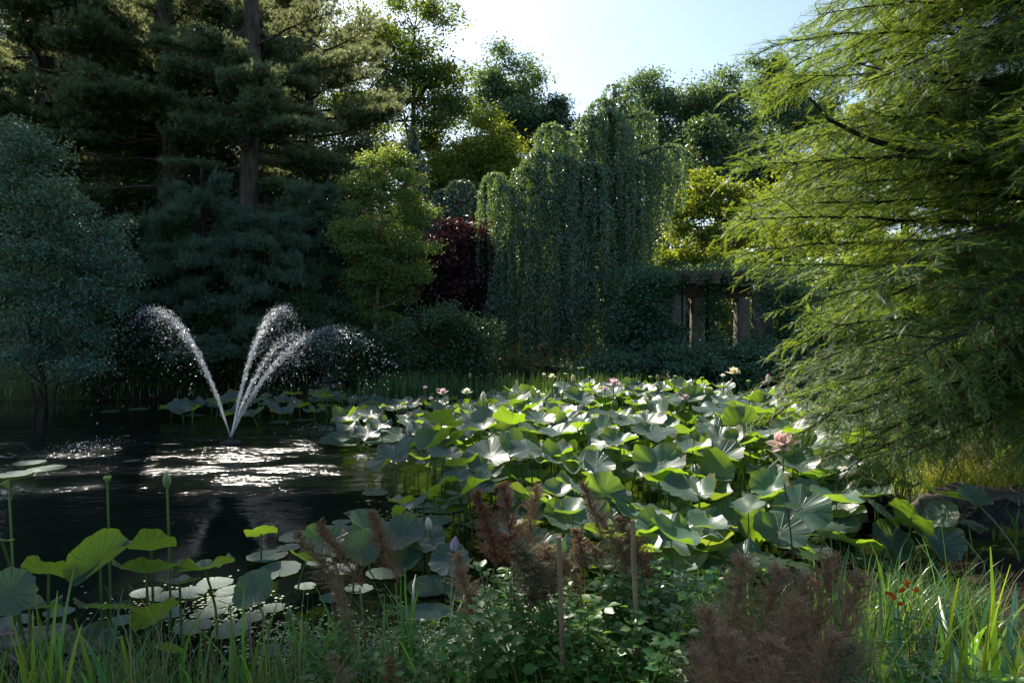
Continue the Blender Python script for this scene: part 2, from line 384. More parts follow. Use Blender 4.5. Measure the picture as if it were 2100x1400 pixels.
# a soft tuft of needles: thin triangles fanned about +Y
def tuft(n, w, seed, spread=.9):
    rng = np.random.default_rng(seed); T = []; F = []
    for i in range(n):
        a = rng.uniform(0, 2 * math.pi); s = spread * rng.uniform(.25, 1) ; L_ = rng.uniform(.75, 1.1)
        dr = np.array([math.cos(a) * s, 1, math.sin(a) * s]); dr /= np.linalg.norm(dr)
        sd = np.cross(dr, rng.normal(size=3)); sd /= np.linalg.norm(sd)
        T += [sd * w, -sd * w, dr * L_]; F.append([3 * i, 3 * i + 1, 3 * i + 2])
    return np.array(T), np.array(F)
TUFT = tuft(11, .050, 3); TUFT_BIG = tuft(6, .13, 4, 1.0)

def bough_mesh(seed, needle, tl=.20, L_=4.0, bare=.28, up=.9, droop=.05, tstep=.040, sstep=.075, bark='bark'):
    """one limb of a pine along +X: bare grey wood near the trunk, flat layered sprays of tufts farther out"""
    rng = np.random.default_rng(seed); gb = G(); gl = G()
    n = 12; e = np.array([L_, 0, 0]); lb = bez([0, 0, 0], [L_ * .5, rng.normal() * .25, -droop * L_], e, n)
    lb[2:] += np.cumsum(rng.normal(size=(n - 2, 3)) * np.array([.0, .05, .03]), 0)
    tube(gb, lb, np.linspace(.018 * L_, .008, n), 5)
    pp = []; dd = []; ss = []; A = []; B = []
    nsec = int(L_ * (1 - bare) / sstep)
    for k in range(nsec):
        t = bare + (1 - bare) * (k + rng.uniform(0, 1)) / nsec
        i0 = int(min(t * (n - 1), n - 1.001)); fr = t * (n - 1) - i0; q = lb[i0] * (1 - fr) + lb[i0 + 1] * fr
        sg = 1 if k % 2 else -1
        l2 = L_ * .36 * (1.1 - .65 * t) * rng.uniform(.45, 1.2)
        v = np.array([rng.uniform(.45, 1.0), sg * rng.uniform(.35, 1.0), rng.uniform(-.08, .30)]); v /= np.linalg.norm(v)
        A.append(q); B.append(q + v * l2)
        nt_ = max(6, int(l2 / tstep)); tt = rng.uniform(.08, 1.05, nt_)[:, None]
        pts = q + v * l2 * tt + rng.normal(size=(nt_, 3)) * np.array([.12, .12, .07])
        pp.append(pts); dd.append(v * .6 + rng.normal(size=(nt_, 3)) * .35 + np.array([0, 0, up])); ss.append(tl * rng.uniform(.7, 1.25, nt_))
    twigs(gb, np.array(A), np.array(B), .013, .004, rng=rng)
    pp = np.concatenate(pp); dd = np.concatenate(dd); ss = np.concatenate(ss)
    X, Y, Z = frames(dd, sph(len(dd), rng)); gl.scatter(*TUFT, pp, X, Y, Z, ss)
    me = bpy.data.meshes.new('bough'); nb = sum(len(f) for f in gb.f)
    gb.v += gl.v; gb.f += [f + gb.n for f in gl.f]; me = gb.mesh('bough')
    me.materials.append(M[bark]); me.materials.append(M[needle])
    mi = np.ones(len(me.polygons), np.int32); mi[:nb] = 0; me.polygons.foreach_set("material_index", mi)
    return me
BOUGH = {'pine': [bough_mesh(500 + i, 'pine') for i in range(6)],
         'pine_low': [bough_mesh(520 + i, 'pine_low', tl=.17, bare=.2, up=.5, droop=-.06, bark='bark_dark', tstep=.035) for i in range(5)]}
def in_shaft(p, m=.15):
    p = np.asarray(p)
    return any((np.linalg.norm(v - (v @ SD) * SD) < r + m) for v, r in ((p - c, r) for c, r in SHAFTS))
def pine(name, label, x, y, height, limbs, needle, r0=.3, seed=1, bark='bark', group=None, ivy=None, dead=(), **kw):
    """limbs: list of (height, azimuth deg, length, rise)"""
    rng = np.random.default_rng(seed)
    z0 = gz(x, y); org = np.array([x, y, z0])
    o = thing(name, label, 'tree', org, group=group)
    gb = G()
    lean = rng.normal(size=2) * .012
    def tp(z): return np.array([lean[0] * z + .06 * math.sin(z * .6 + seed), lean[1] * z, z])
    zz = np.linspace(-.2, height, 26); tube(gb, [tp(z) for z in zz], r0 * (1 - zz / (height * 1.04)) ** .8 + .02, 9)
    for (h, az, Lg, rise) in limbs:
        a = math.radians(az); dr = np.array([math.cos(a), math.sin(a), rise / Lg]); s0 = tp(h)
        sh = [in_shaft(org + s0 + dr * Lg * f) for f in (.45, .7, .95)]
        if sh[0] or sh[1]: continue
        if sh[2]: Lg *= .7
        b = link('bough', BOUGH[needle][rng.integers(0, len(BOUGH[needle]))], None, o)
        b.location = s0; b.rotation_euler = (rng.uniform(-.15, .15), -math.atan2(rise, Lg), a); k = Lg / 4.0
        b.scale = (k, k * rng.choice([-1, 1]) * rng.uniform(.9, 1.15), max(k, .75))
    for (h, az, Lg, rise, rr) in dead:                      # bare grey limbs
        a = math.radians(az); s0 = tp(h); e = s0 + np.array([math.cos(a) * Lg, math.sin(a) * Lg, rise])
        lb = bez(s0, (s0 + e) / 2 + np.array([0, 0, -.2]), e, 7); lb[2:-1] += rng.normal(size=(4, 3)) * .05
        tube(gb, lb, np.linspace(rr, rr * .35, 7), 6)
    gb.build('trunk', M[bark], o, True)
    if ivy:
        zlo, zhi, n = ivy; gi = G()
        z = rng.uniform(zlo, zhi, n); a = rng.uniform(0, 2 * math.pi, n)
        rad = r0 * (1 - z / (height * 1.04)) ** .8 + .05 + rng.uniform(0, .07, n)
        p = np.stack([[*tp(q)] for q in z]) + np.stack([np.cos(a) * rad, np.sin(a) * rad, 0 * a], 1)
        outw = np.stack([np.cos(a), np.sin(a), 0 * a], 1)
        X, Y, Z = frames(outw * .5 + rng.normal(size=(n, 3)) * .4 - np.array([0, 0, .8]), outw + rng.normal(size=(n, 3)) * .3)
        s = rng.uniform(.06, .11, n); gi.scatter(LEAF, LEAF_F, p, X, Y, Z, np.stack([s * .8, s, s], 1))
        gi.build('ivy', M['undergrowth'], o)
    return o
def rlimbs(n, h0, h1, l0, l1, seed, azc=None, azw=180, rise=(.1, .8)):
    rng = np.random.default_rng(seed); out = []
    for i in range(n):
        f = (i + rng.uniform(-.3, .3)) / n; h = h0 + (h1 - h0) * f
        az = (i * 137.5 + rng.uniform(-25, 25)) % 360 if azc is None else azc + rng.uniform(-azw, azw)
        Lg = (l0 + (l1 - l0) * f) * rng.uniform(.75, 1.15)
        out.append((h, az, Lg, rng.uniform(*rise)))
    return out

def weeper(name, label, bpx, d, domes, leaf, bark, size=.06, step=.055, strand=46, trunk=.28, seed=5, group=None, hang=(.8, 2.0)):
    """domes: (px, py apex, radius px, hang-to py, depth offset)"""
    rng = np.random.default_rng(seed)
    b = P(bpx, 700, d); org = np.array([b[0], b[1], gz(b[0], b[1])])
    o = thing(name, label, 'tree', org, group=group); gb = G(); gl = G()
    topz = max(P(q[0], q[1], d + q[4])[2] for q in domes); tw = []
    tr = bez(org - [0, 0, .1], org + np.array([.3, 0, topz * .5]), np.array([P(domes[0][0], 0, d)[0], org[1], topz - .25]), 14)
    tube(gb, tr, np.linspace(trunk, .05, 14), 8)
    pos = []; dirs = []; szs = []; A = []; B = []
    for (px, py, rp, hp, dz) in domes:
        ap = P(px, py, d + dz); rad = rp * d / 1400; zl = P(px, hp, d + dz)[2]
        k = np.argmin(np.abs(tr[:, 2] - (ap[2] - .9))); s0 = tr[max(0, k)]
        lb = bez(s0, (s0 + ap) / 2 + np.array([0, 0, .35]), ap - np.array([0, 0, .06]), 8); tube(gb, lb, np.linspace(.09, .03, 8), 5)
        nlock = max(7, int(13 * rad / .7)); per_ = max(4, int(strand * (rad / .7) ** 1.2 / 6))
        for lk in range(nlock):
            a0 = 2 * math.pi * (lk + rng.uniform(-.3, .3)) / nlock; r0_ = rad * rng.uniform(.30, 1.12); drop = rng.uniform(-.25, .75)
            for s_ in range(per_):
                a = a0 + rng.normal() * .16; r = r0_ * rng.uniform(.78, 1.08)
                zend = zl + (drop + rng.uniform(-.30, .45)) * (ap[2] - zl) * .42
                arch = rng.uniform(.75, 1.0) * rad * .95 * (r / rad) ** 2
                c = ap + np.array([math.cos(a) * r, math.sin(a) * r * .95, -arch])
                p1 = ap + np.array([math.cos(a) * r * .75, math.sin(a) * r * .7, .05 + rng.uniform(-.04, .06)])
                up_ = bez(ap, p1, c, 7)
                hl = max(.15, c[2] - zend); nh = max(3, int(hl / .25))
                dn = c + np.stack([np.cumsum(rng.normal(size=nh)) * .010, np.cumsum(rng.normal(size=nh)) * .010, -np.linspace(hl / nh, hl, nh)], 1)
                path = np.concatenate([up_, dn]); seg = np.linalg.norm(np.diff(path, axis=0), axis=1); cum = np.r_[0, np.cumsum(seg)]
                nl = int(cum[-1] / step); tt = rng.uniform(0, 1, nl) ** .9 * cum[-1]
                q = np.stack([np.interp(tt, cum, path[:, j]) for j in range(3)], 1) + rng.normal(size=(nl, 3)) * .028
                pos.append(q); A.append(path[:-1]); B.append(path[1:])
    pos = np.concatenate(pos); n = len(pos)
    kk = rng.uniform(size=len(np.concatenate(A))) < .2
    twigs(gb, np.concatenate(A)[kk], np.concatenate(B)[kk], .006, .005, rng=rng)
    dr = rng.normal(size=(n, 3)) * .55 + np.array([0, 0, -1.0]); up = sph(n, rng)
    up[:, 1] -= .3
    X, Y, Z = frames(dr, up); s = size * rng.uniform(.7, 1.35, n)
    gl.scatter(LEAF, LEAF_F, pos, X, Y, Z, np.stack([s * .75, s, s], 1))
    for gg in (gb, gl): gg.v = [v - org for v in gg.v]
    gb.build('trunk', M[bark], o, True); gl.build('crown', M[leaf], o)
    return o

def copy_thing(src, label, loc, rz=0.0, sc=1.0):
    c = src.copy(); COL.objects.link(c); c.location = tuple(float(q) for q in loc); c.rotation_euler = (0, 0, rz); c.scale = (sc, sc, sc); c["label"] = label
    for ch in [o for o in bpy.data.objects if o.parent == src]:
        k = ch.copy(); COL.objects.link(k); k.parent = c
    return c
# ------------------------------------------------------------------ spots on pond and lotus bed to be sunlit; foliage in the way is left out
for (px, py, z, r) in [(530, 958, 0, .8), (480, 975, 0, .6), (170, 922, 0, .6), (725, 920, 0, .55), (60, 985, 0, .3), (470, 760, None, .6), (340, 680, None, .6), (640, 740, None, .6), (560, 680, None, .4)]:
    shaft(PZ(px, py, z) if z is not None else P(px, py, 10.8), r)
for (px, py, z, r) in [(1450, 810, .8, 1.5), (1250, 840, .8, 1.2), (1620, 850, .8, 1.2), (1050, 850, .6, .7), (1130, 780, .9, .7), (1330, 900, .7, .8), (1560, 780, .9, 1.2), (900, 860, .6, .45), (1370, 1090, .5, .32), (1605, 915, .8, .35), (1860, 1090, .4, .6), (2010, 1000, .4, .9), (205, 1150, .6, .15), (1990, 1230, .6, .35), (1680, 1150, .5, .25), (1190, 985, .5, .35), (1060, 920, .6, .3), (2060, 960, .6, .8), (560, 1110, 0, .3), (900, 1330, .2, .25), (1010, 1240, .4, .12), (1340, 1240, .4, .15), (1250, 1340, .3, .1), (690, 1240, .4, .1), (1200, 1290, .4, .3), (1390, 1210, .4, .2)]:
    shaft(PZ(px, py, z), r)

for (px, py, d, r) in [(835, 390, 18.3, .35), (790, 330, 18.5, .3), (860, 470, 18.3, .35), (760, 420, 18.0, .3)]: shaft(P(px, py, d), r)
# ------------------------------------------------------------------ white pines on the far bank, left
def plimbs(seed, z0, n_low, n_top, l0, height, zm=13.5):
    """dense layered boughs where the crown shows, more of them towards the pond; unseen upper crown shaped for light and shade below"""
    rng = np.random.default_rng(seed); out = []
    for i in range(n_low):
        h = z0 + (zm - z0) * (i + rng.uniform(0, 1)) / n_low
        az = rng.uniform(0, 360) if rng.uniform() < .55 else 270 + rng.normal() * 60
        if 20 < az % 360 < 160 and rng.uniform() < .5: continue
        out.append((h, az, l0 * rng.uniform(.55, 1.1) * (.75 if 225 < az % 360 < 315 else 1.0), rng.uniform(-.4, .9)))
    for i in range(n_top):
        f = (i + rng.uniform(0, 1)) / n_top; az = rng.uniform(0, 360); out.append((15.8 + (height - 16.4) * f, az, l0 * (1.15 - .45 * f) * rng.uniform(.75, 1.1) * (.45 if 20 < az < 160 else 1.0), rng.uniform(.1, .9)))  # boughs above view added to shade the foreground; rear ones shortened to admit sun
    for i in range(9 if n_top else 0): out.append((rng.uniform(13.2, 15.6), rng.uniform(0, 360), l0 * rng.uniform(.4, .7), rng.uniform(.1, .6)))
    return out
pine('white_pine', 'tall white pine with bare trunk showing, nearest the pond centre', *P(515, 700, 23)[:2], 26,
     plimbs(11, 5.6, 46, 44, 4.4, 26) + [(8.6, 10, 4.2, .9), (9.6, -15, 4.6, .9), (7.4, -25, 3.6, -.2), (10.6, 5, 4.8, 1.2), (6.3, 8, 3.4, -.5), (5.2, -20, 3.0, -.6), (11.6, -30, 4.2, 1.5), (12.4, 15, 4.6, 1.8), (8.0, -60, 3.0, .3), (4.4, 5, 2.9, -.4), (3.8, -15, 2.6, -.5), (11.2, 170, 4.2, 1.2), (9.2, 190, 2.6, .6), (12.2, 200, 4.2, 1.4)] + [(7.0 + .55 * k_, 270 + (k_ * 47) % 90 - 45, 2.0 + .3 * (k_ % 4), .3) for k_ in range(12)],
     'pine', .34, seed=21, dead=[(4.7, 215, 1.6, -.7, .05), (7.2, 182, 3.2, -.3, .05), (4.2, -40, 1.3, -.8, .04), (6.9, -10, 2.8, -.9, .04)])
pine('white_pine', 'tall white pine with ivy-wrapped trunk on the far left bank', *P(368, 700, 25)[:2], 27,
     plimbs(12, 6.4, 52, 46, 4.7, 27) + [(6.6, 178, 4.6, -.1), (6.2, -10, 2.6, .3), (7.6, 200, 4.4, .4), (9.2, 185, 5.0, .6), (10.4, 170, 5.4, .9), (11.6, 195, 5.2, 1.2), (12.4, 185, 5.6, 1.4), (9.8, 230, 4.0, .7), (11.0, 250, 4.0, .9)],
     'pine', .42, seed=22, ivy=(1.0, 6.4, 2600), dead=[(8.6, 178, 5.4, .6, .06), (7.9, 190, 5.0, 1.0, .055), (7.3, 172, 4.2, .3, .05), (4.9, 185, 4.0, -.1, .055), (5.8, 180, 3.4, .2, .045), (8.2, 165, 3.8, -.4, .045), (8.0, 5, 4.0, .2, .05)])
pine('white_pine', 'white pine behind the grey-green shrub at the left edge', *P(95, 700, 26)[:2], 24, plimbs(13, 4.4, 60, 34, 5.0, 24), 'pine', .36, seed=23)
pine('white_pine', 'white pine farther back between the two tall pine trunks', *P(450, 700, 30)[:2], 13.2, plimbs(14, 5, 50, 0, 4.6, 21, 12.4), 'pine', .34, seed=24)
pine('white_pine', 'white pine farther back right of the bare pine trunk', *P(640, 700, 29)[:2], 13.2, plimbs(15, 5, 48, 0, 4.4, 20, 12.4), 'pine', .32, seed=25)
pine('white_pine', 'white pine farther back left of the ivy-wrapped trunk', *P(240, 700, 31)[:2], 13.2, plimbs(16, 5, 50, 0, 4.8, 21, 12.4), 'pine', .34, seed=26)
# low dark conifers along the shore
for i, (px, d, h, l0, lab) in enumerate([
        (430, 18.4, 5.6, 3.0, 'broad low dark conifer just left of the fountain, layered boughs'),
        (555, 18.0, 4.7, 2.5, 'dark green layered conifer with rounded top behind the fountain'),
        (300, 19.0, 4.6, 2.8, 'dark low conifer between the grey-green shrub and the fountain'),
        (640, 20.5, 5.2, 2.4, 'dark conifer in shade left of the sunlit birch')]):
    x, y = P(px, 700, d)[:2]
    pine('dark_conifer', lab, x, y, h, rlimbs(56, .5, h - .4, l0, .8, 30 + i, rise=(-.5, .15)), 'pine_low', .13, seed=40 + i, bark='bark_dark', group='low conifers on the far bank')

# ------------------------------------------------------------------ far wood
D = M['far_dark']; BD = M['bark_dark']
tree('maple_tree', 'tall dark maple rising to the top of the frame left of the sky', 850, 38, [(850, 60, 85, 75), (790, 140, 110, 90), (890, 150, 75, 80), (830, 250, 130, 100), (920, 250, 65, 80), (870, 360, 120, 95), (760, 300, 90, 110), (960, 350, 75, 60), (930, 430, 90, 70), (740, 60, 90, 70)], M['maple'], BD, .17, 44, 600, .55, .34, seed=2, gap=.1, fine=1.6)
tree('maple_tree', 'sunlit yellow-green maple just right of the tall dark maple', 985, 33, [(1010, 290, 50, 55), (960, 330, 70, 60), (1030, 350, 45, 60), (970, 400, 70, 55), (900, 380, 60, 60)], M['far_yellow'], BD, .15, 34, 260, .42, .2, seed=3, gap=.08, fine=1.7)
tree('oak_tree', 'blue-green tree against the sky left of the weeping tree', 1040, 62, [(1020, 150, 45, 55), (1060, 185, 60, 50), (1000, 215, 50, 50), (1090, 225, 60, 50), (1050, 270, 90, 50), (1010, 300, 60, 50)], M['far_tree'], M['bark'], .26, 40, 330, .75, .4, seed=4, gap=.08, fine=1.7)
tree('oak_tree', 'small dark tree at the sky gap beside the weeping tree crown', 1145, 60, [(1150, 215, 26, 26), (1120, 245, 45, 30), (1150, 270, 45, 40), (1100, 290, 60, 45), (1170, 300, 50, 50)], D, BD, .24, 36, 220, .6, .3, seed=5, gap=.08, fine=1.7)
tree('oak_tree', 'pale-topped tree against the sky just right of the weeping crown', 1340, 52, [(1325, 172, 34, 32), (1350, 200, 42, 36), (1320, 240, 60, 50), (1370, 260, 60, 60), (1340, 330, 80, 70)], M['far_tree'], BD, .22, 38, 280, .6, .3, seed=6, gap=.08, fine=1.7)
tree('oak_tree', 'yellow-green topped tree in the middle of the right skyline', 1470, 50, [(1475, 185, 62, 42), (1430, 215, 52, 45), (1500, 225, 60, 45), (1460, 285, 90, 60), (1430, 340, 80, 55), (1530, 330, 60, 60)], M['far_tree'], BD, .21, 38, 380, .6, .32, seed=7, gap=.08, fine=1.7)
tree('oak_tree', 'blue-green tree on the skyline beside the bald cypress', 1590, 54, [(1580, 150, 50, 38), (1620, 180, 50, 50), (1570, 215, 60, 55), (1610, 290, 80, 70), (1670, 240, 70, 80)], M['far_tree'], BD, .22, 38, 340, .6, .32, seed=8, gap=.08, fine=1.7)
tree('dark_tree', 'dark tree filling the gap below the right skyline', 1490, 44, [(1440, 320, 75, 60), (1520, 330, 75, 65), (1580, 380, 80, 70), (1450, 400, 80, 60), (1530, 440, 100, 70), (1650, 380, 70, 80)], D, BD, .2, 40, 380, .55, .32, seed=9)
tree('dark_tree', 'dark tree low behind the weeping tree, right of centre', 1230, 46, [(1180, 330, 80, 60), (1260, 340, 90, 80), (1200, 430, 100, 80), (1330, 420, 80, 80), (1290, 520, 110, 70)], D, BD, .2, 36, 330, .6, .3, seed=10)
tree('dark_tree', 'dark tree low behind the weeping tree, left of centre', 1090, 42, [(1080, 350, 60, 60), (1040, 420, 70, 60), (1110, 450, 80, 70), (1030, 530, 90, 70), (1130, 560, 90, 60)], D, BD, .19, 36, 300, .55, .3, seed=11)
BB = []
for i, (px, d, cy, lab) in enumerate([(60, 37, 90, 'dark broadleaf tree behind the pines at the top left corner'), (220, 40, 60, 'dark broadleaf tree behind the ivy-wrapped pine'), (440, 38, 90, 'dark broadleaf tree between the two tall pine trunks'), (610, 40, 120, 'dark broadleaf tree just left of the tall maple'), (700, 34, 330, 'dark broadleaf tree low between the pine and the tall maple'), (330, 43, 60, 'dark broadleaf tree far back left of the bare pine trunk'), (540, 44, 60, 'dark broadleaf tree far back right of the bare pine trunk'), (120, 44, 60, 'dark broadleaf tree far back behind the left edge pine')]):
    if i < 2:
        BB.append(tree('broadleaf_tree', lab, px, d, [(px, cy, 80, 70), (px - 60, cy + 110, 90, 80), (px + 70, cy + 120, 90, 80), (px, cy + 210, 120, 90), (px - 70, cy + 320, 110, 90), (px + 70, cy + 330, 110, 90), (px, cy + 440, 140, 90)], M['maple'] if i % 2 else D, BD, .17, 40, 520, .6, .34, seed=60 + i, group='broadleaf trees behind the pines', fine=1.0))
    else:
        q = P(px, 700, d); z = gz(q[0], q[1]); top = P(px, cy - 70, d)[2] - z; s0 = BB[i % 2]; t0 = P((60, 220)[i % 2], (20, -10)[i % 2], (37, 40)[i % 2])[2] - s0.location[2]
        copy_thing(s0, lab, (q[0], q[1], z), i * 1.3, top / t0)
UB = []
for i, (px, d, lab) in enumerate([(40, 30, 'dark understorey bush at the far left under the pines'), (240, 29, 'dark understorey bush behind the low conifers'), (430, 28, 'dark understorey bush behind the fountain between the pine trunks'), (610, 27, 'dark understorey bush right of the bare pine trunk'), (780, 29, 'dark understorey bush behind the sunlit birch'), (960, 30, 'dark understorey bush behind the purple maple'), (1130, 30, 'dark understorey bush behind the weeping tree'), (1280, 31, 'dark understorey bush behind the right of the weeping tree')]):
    if i < 2:
        UB.append(tree('understorey_bush', lab, px, d, [(px, 520, 110, 70), (px - 60, 590, 100, 60), (px + 60, 590, 100, 60), (px, 440, 80, 60)], M['undergrowth'], BD, .15, 40, 380, .5, .12, cat='bush', seed=80 + i, stems=3, group='understorey bushes in the wood', fine=1.3))
    else:
        q = P(px, 700, d); copy_thing(UB[i % 2], lab, (q[0], q[1], gz(q[0], q[1])), i * 1.9, R.uniform(.85, 1.1))

# ------------------------------------------------------------------ middle distance
tree('birch_tree', 'sunlit yellow-green birch with pale stems beside the pine', 770, 18.5, [(790, 330, 45, 40), (760, 390, 55, 50), (830, 380, 50, 50), (850, 430, 40, 45), (780, 460, 75, 60), (850, 500, 45, 50), (740, 510, 55, 60), (800, 560, 70, 60), (850, 590, 40, 40), (750, 600, 50, 55), (775, 650, 50, 45)], M['birch'], M['bark_pale'], .080, 40, 430, .2, .09, seed=12, stems=3, gap=.45, shell=.55, fine=2.0)
tree('purple_maple', 'dark purple-leaved maple between the birch and weeping tree', 945, 20.5, [(950, 490, 60, 40), (900, 530, 50, 45), (980, 540, 45, 50), (940, 580, 75, 50), (900, 600, 40, 40)], M['purple'], BD, .085, 40, 300, .24, .1, seed=13)
weeper('weeping_spruce', 'narrow dark weeping conifer spire behind the birch', 850, 25, [(848, 262, 12, 330, 0), (848, 300, 22, 380, 0), (852, 335, 32, 430, 0), (845, 385, 42, 500, 0), (870, 420, 40, 520, 0)], 'weep_grey', 'bark_dark', .08, .05, 60, .12, seed=14)
weeper('weeping_tree', 'grey-green weeping tree between the birch and big weeping tree', 935, 23.5, [(945, 372, 34, 480, 0), (915, 390, 34, 500, .4), (975, 395, 28, 470, .3), (900, 430, 30, 500, -.2)], 'weep_grey', 'bark_dark', .08, .05, 70, .12, seed=15)
weeper('weeping_tree', 'large weeping tree with cascading branches in the centre', 1235, 20, [
    (1262, 176, 30, 380, 0), (1238, 205, 38, 330, -.4), (1290, 196, 34, 400, .3), (1208, 240, 40, 340, -.6), (1325, 232, 34, 430, .4), (1270, 260, 40, 430, -.6),
    (1130, 258, 44, 400, 0), (1165, 275, 36, 380, .4), (1105, 315, 40, 470, -.3), (1150, 320, 46, 480, -.6), (1075, 345, 40, 520, -.3),
    (1018, 358, 34, 600, 0), (1040, 385, 40, 640, -.3), (1210, 338, 50, 560, -1.0), (1180, 370, 46, 640, -.9), (1260, 350, 50, 560, -.8),
    (1310, 330, 46, 560, -.4), (1378, 298, 38, 430, .2), (1345, 320, 36, 470, 0), (1120, 400, 46, 690, -.7), (1230, 420, 50, 700, -1.2),
    (1290, 420, 48, 640, -.9), (1075, 470, 46, 720, -.5), (1170, 480, 50, 735, -1.2), (1040, 560, 34, 735, -.4), (1110, 560, 40, 745, -1.0), (1215, 560, 46, 735, -1.4), (1020, 610, 28, 730, -.5), (1260, 500, 40, 690, -.9), (1250, 230, 40, 420, -.7), (1160, 600, 34, 740, -1.2)],
    'weep', 'bark', .064, .034, 48, .26, seed=16)
tree('yellow_tree', 'sunlit yellow-green tree with many fine stems behind the pergola', 1440, 25, [(1440, 385, 55, 32), (1400, 420, 55, 40), (1480, 420, 60, 40), (1530, 430, 40, 40), (1420, 480, 60, 35), (1500, 490, 60, 35), (1380, 520, 40, 40), (1470, 540, 60, 25)], M['far_yellow'], BD, .10, 34, 330, .30, .05, seed=17, stems=7, gap=.3)
tree('sunlit_tree', 'sunlit yellow-green tree just right of the pergola roof', 1570, 31, [(1560, 470, 70, 50), (1620, 500, 60, 50), (1540, 540, 60, 40), (1610, 570, 70, 45), (1660, 560, 60, 60)], M['far_yellow'], BD, .13, 34, 260, .40, .12, seed=19, group='trees behind the bald cypress')
tree('sunlit_tree', 'sunlit green tree far behind the pergola roof', 1440, 36, [(1420, 500, 70, 50), (1490, 520, 70, 50), (1380, 560, 70, 45), (1460, 580, 90, 45), (1540, 590, 70, 40)], M['birch'], BD, .15, 34, 260, .45, .12, seed=20, group='trees behind the bald cypress')
tree('yellow_shrub', 'bright yellow-green shrub seen through the pergola', 1450, 29, [(1400, 640, 60, 50), (1500, 650, 70, 50), (1570, 640, 50, 50), (1450, 600, 60, 40), (1350, 660, 50, 40)], M['far_yellow'], BD, .12, 34, 240, .35, .05, cat='shrub', seed=18, stems=4)
for i, (px, cy, d, mat, lab) in enumerate([(1700, 330, 26, 'far_yellow', 'sunlit yellow tree seen through the left of the bald cypress'), (1850, 180, 24, 'far_yellow', 'sunlit yellow-green tree behind the upper bald cypress branches'), (2020, 280, 22, 'far_yellow', 'sunlit yellow-green tree behind the cypress at the right edge'), (1780, 520, 20, 'birch', 'sunlit green tree low behind the middle of the cypress'), (1960, 560, 18, 'birch', 'sunlit green tree low behind the right of the cypress'), (2120, 480, 17, 'far_yellow', 'sunlit tree cut by the right edge behind the cypress')]):
    tree('sunlit_tree', lab, px, d, [(px, cy, 90, 80), (px - 70, cy + 90, 80, 70), (px + 70, cy + 80, 80, 70), (px, cy + 150, 110, 80)], M[mat], BD, .12, 34, 300, .36, .16, seed=100 + i, group='trees behind the bald cypress', gap=.15)
# shrubs round the pond
for i, (px, d, bl, mat, sz, lab) in enumerate([
        (90, 14.5, [(60, 330, 60, 60), (20, 300, 45, 45), (60, 420, 100, 70), (150, 440, 80, 55), (200, 480, 60, 50), (70, 530, 120, 80), (170, 560, 80, 70), (60, 640, 110, 80), (160, 660, 90, 70), (30, 730, 90, 60), (130, 750, 90, 45)], 'willow', .07, 'large grey-green bushy willow at the left edge of the pond'),
        (260, 16.9, [(260, 640, 60, 50), (230, 720, 70, 50), (310, 740, 60, 40), (180, 770, 60, 30)], 'undergrowth', .075, 'dark bush on the far bank left of the fountain'),
        (420, 17.2, [(400, 700, 60, 50), (460, 740, 60, 40), (370, 760, 50, 30), (520, 760, 50, 25)], 'undergrowth', .075, 'dark bush on the far bank behind the fountain'),
        (600, 17.6, [(590, 700, 50, 50), (620, 640, 40, 40), (620, 750, 40, 25)], 'undergrowth', .075, 'dark bush beside the stone steps on the far bank'),
        (745, 17.0, [(740, 720, 50, 45), (790, 740, 50, 30), (720, 760, 30, 20)], 'shrub', .07, 'dark shrub at the foot of the sunlit birch'),
        (930, 16.2, [(920, 670, 60, 38), (870, 690, 50, 40), (970, 690, 45, 40), (920, 730, 80, 40), (860, 750, 50, 25), (980, 745, 50, 30)], 'shrub', .075, 'rounded rhododendron bush left of the weeping tree'),
        (1260, 15.8, [(1260, 755, 50, 25), (1220, 765, 40, 18), (1310, 760, 40, 20)], 'vine', .06, 'low feathery green shrub below the weeping tree'),
        (1430, 15.6, [(1380, 735, 70, 32), (1460, 735, 70, 38), (1540, 735, 70, 40), (1420, 760, 70, 25), (1520, 765, 70, 22)], 'vine', .07, 'blue-green shrub in front of the pergola'),
        (1300, 17.0, [(1300, 640, 45, 60), (1330, 580, 40, 35), (1290, 700, 50, 50), (1340, 700, 40, 40)], 'vine', .075, 'leafy shrub smothering the left end of the pergola'),
        (1620, 16.4, [(1620, 610, 45, 60), (1640, 680, 50, 50), (1600, 730, 60, 40), (1690, 660, 50, 60)], 'vine', .075, 'leafy shrub smothering the right end of the pergola')]):
    tree('pond_willow' if i == 0 else 'bank_shrub', lab, px, d, bl, M[mat], BD, sz, 40, 460 if i == 0 else 220, .24, .06, cat='shrub', seed=120 + i, stems=4, shell=.5, fine=2.0 if i == 0 else 1.5, gap=.55 if i == 0 else .35)
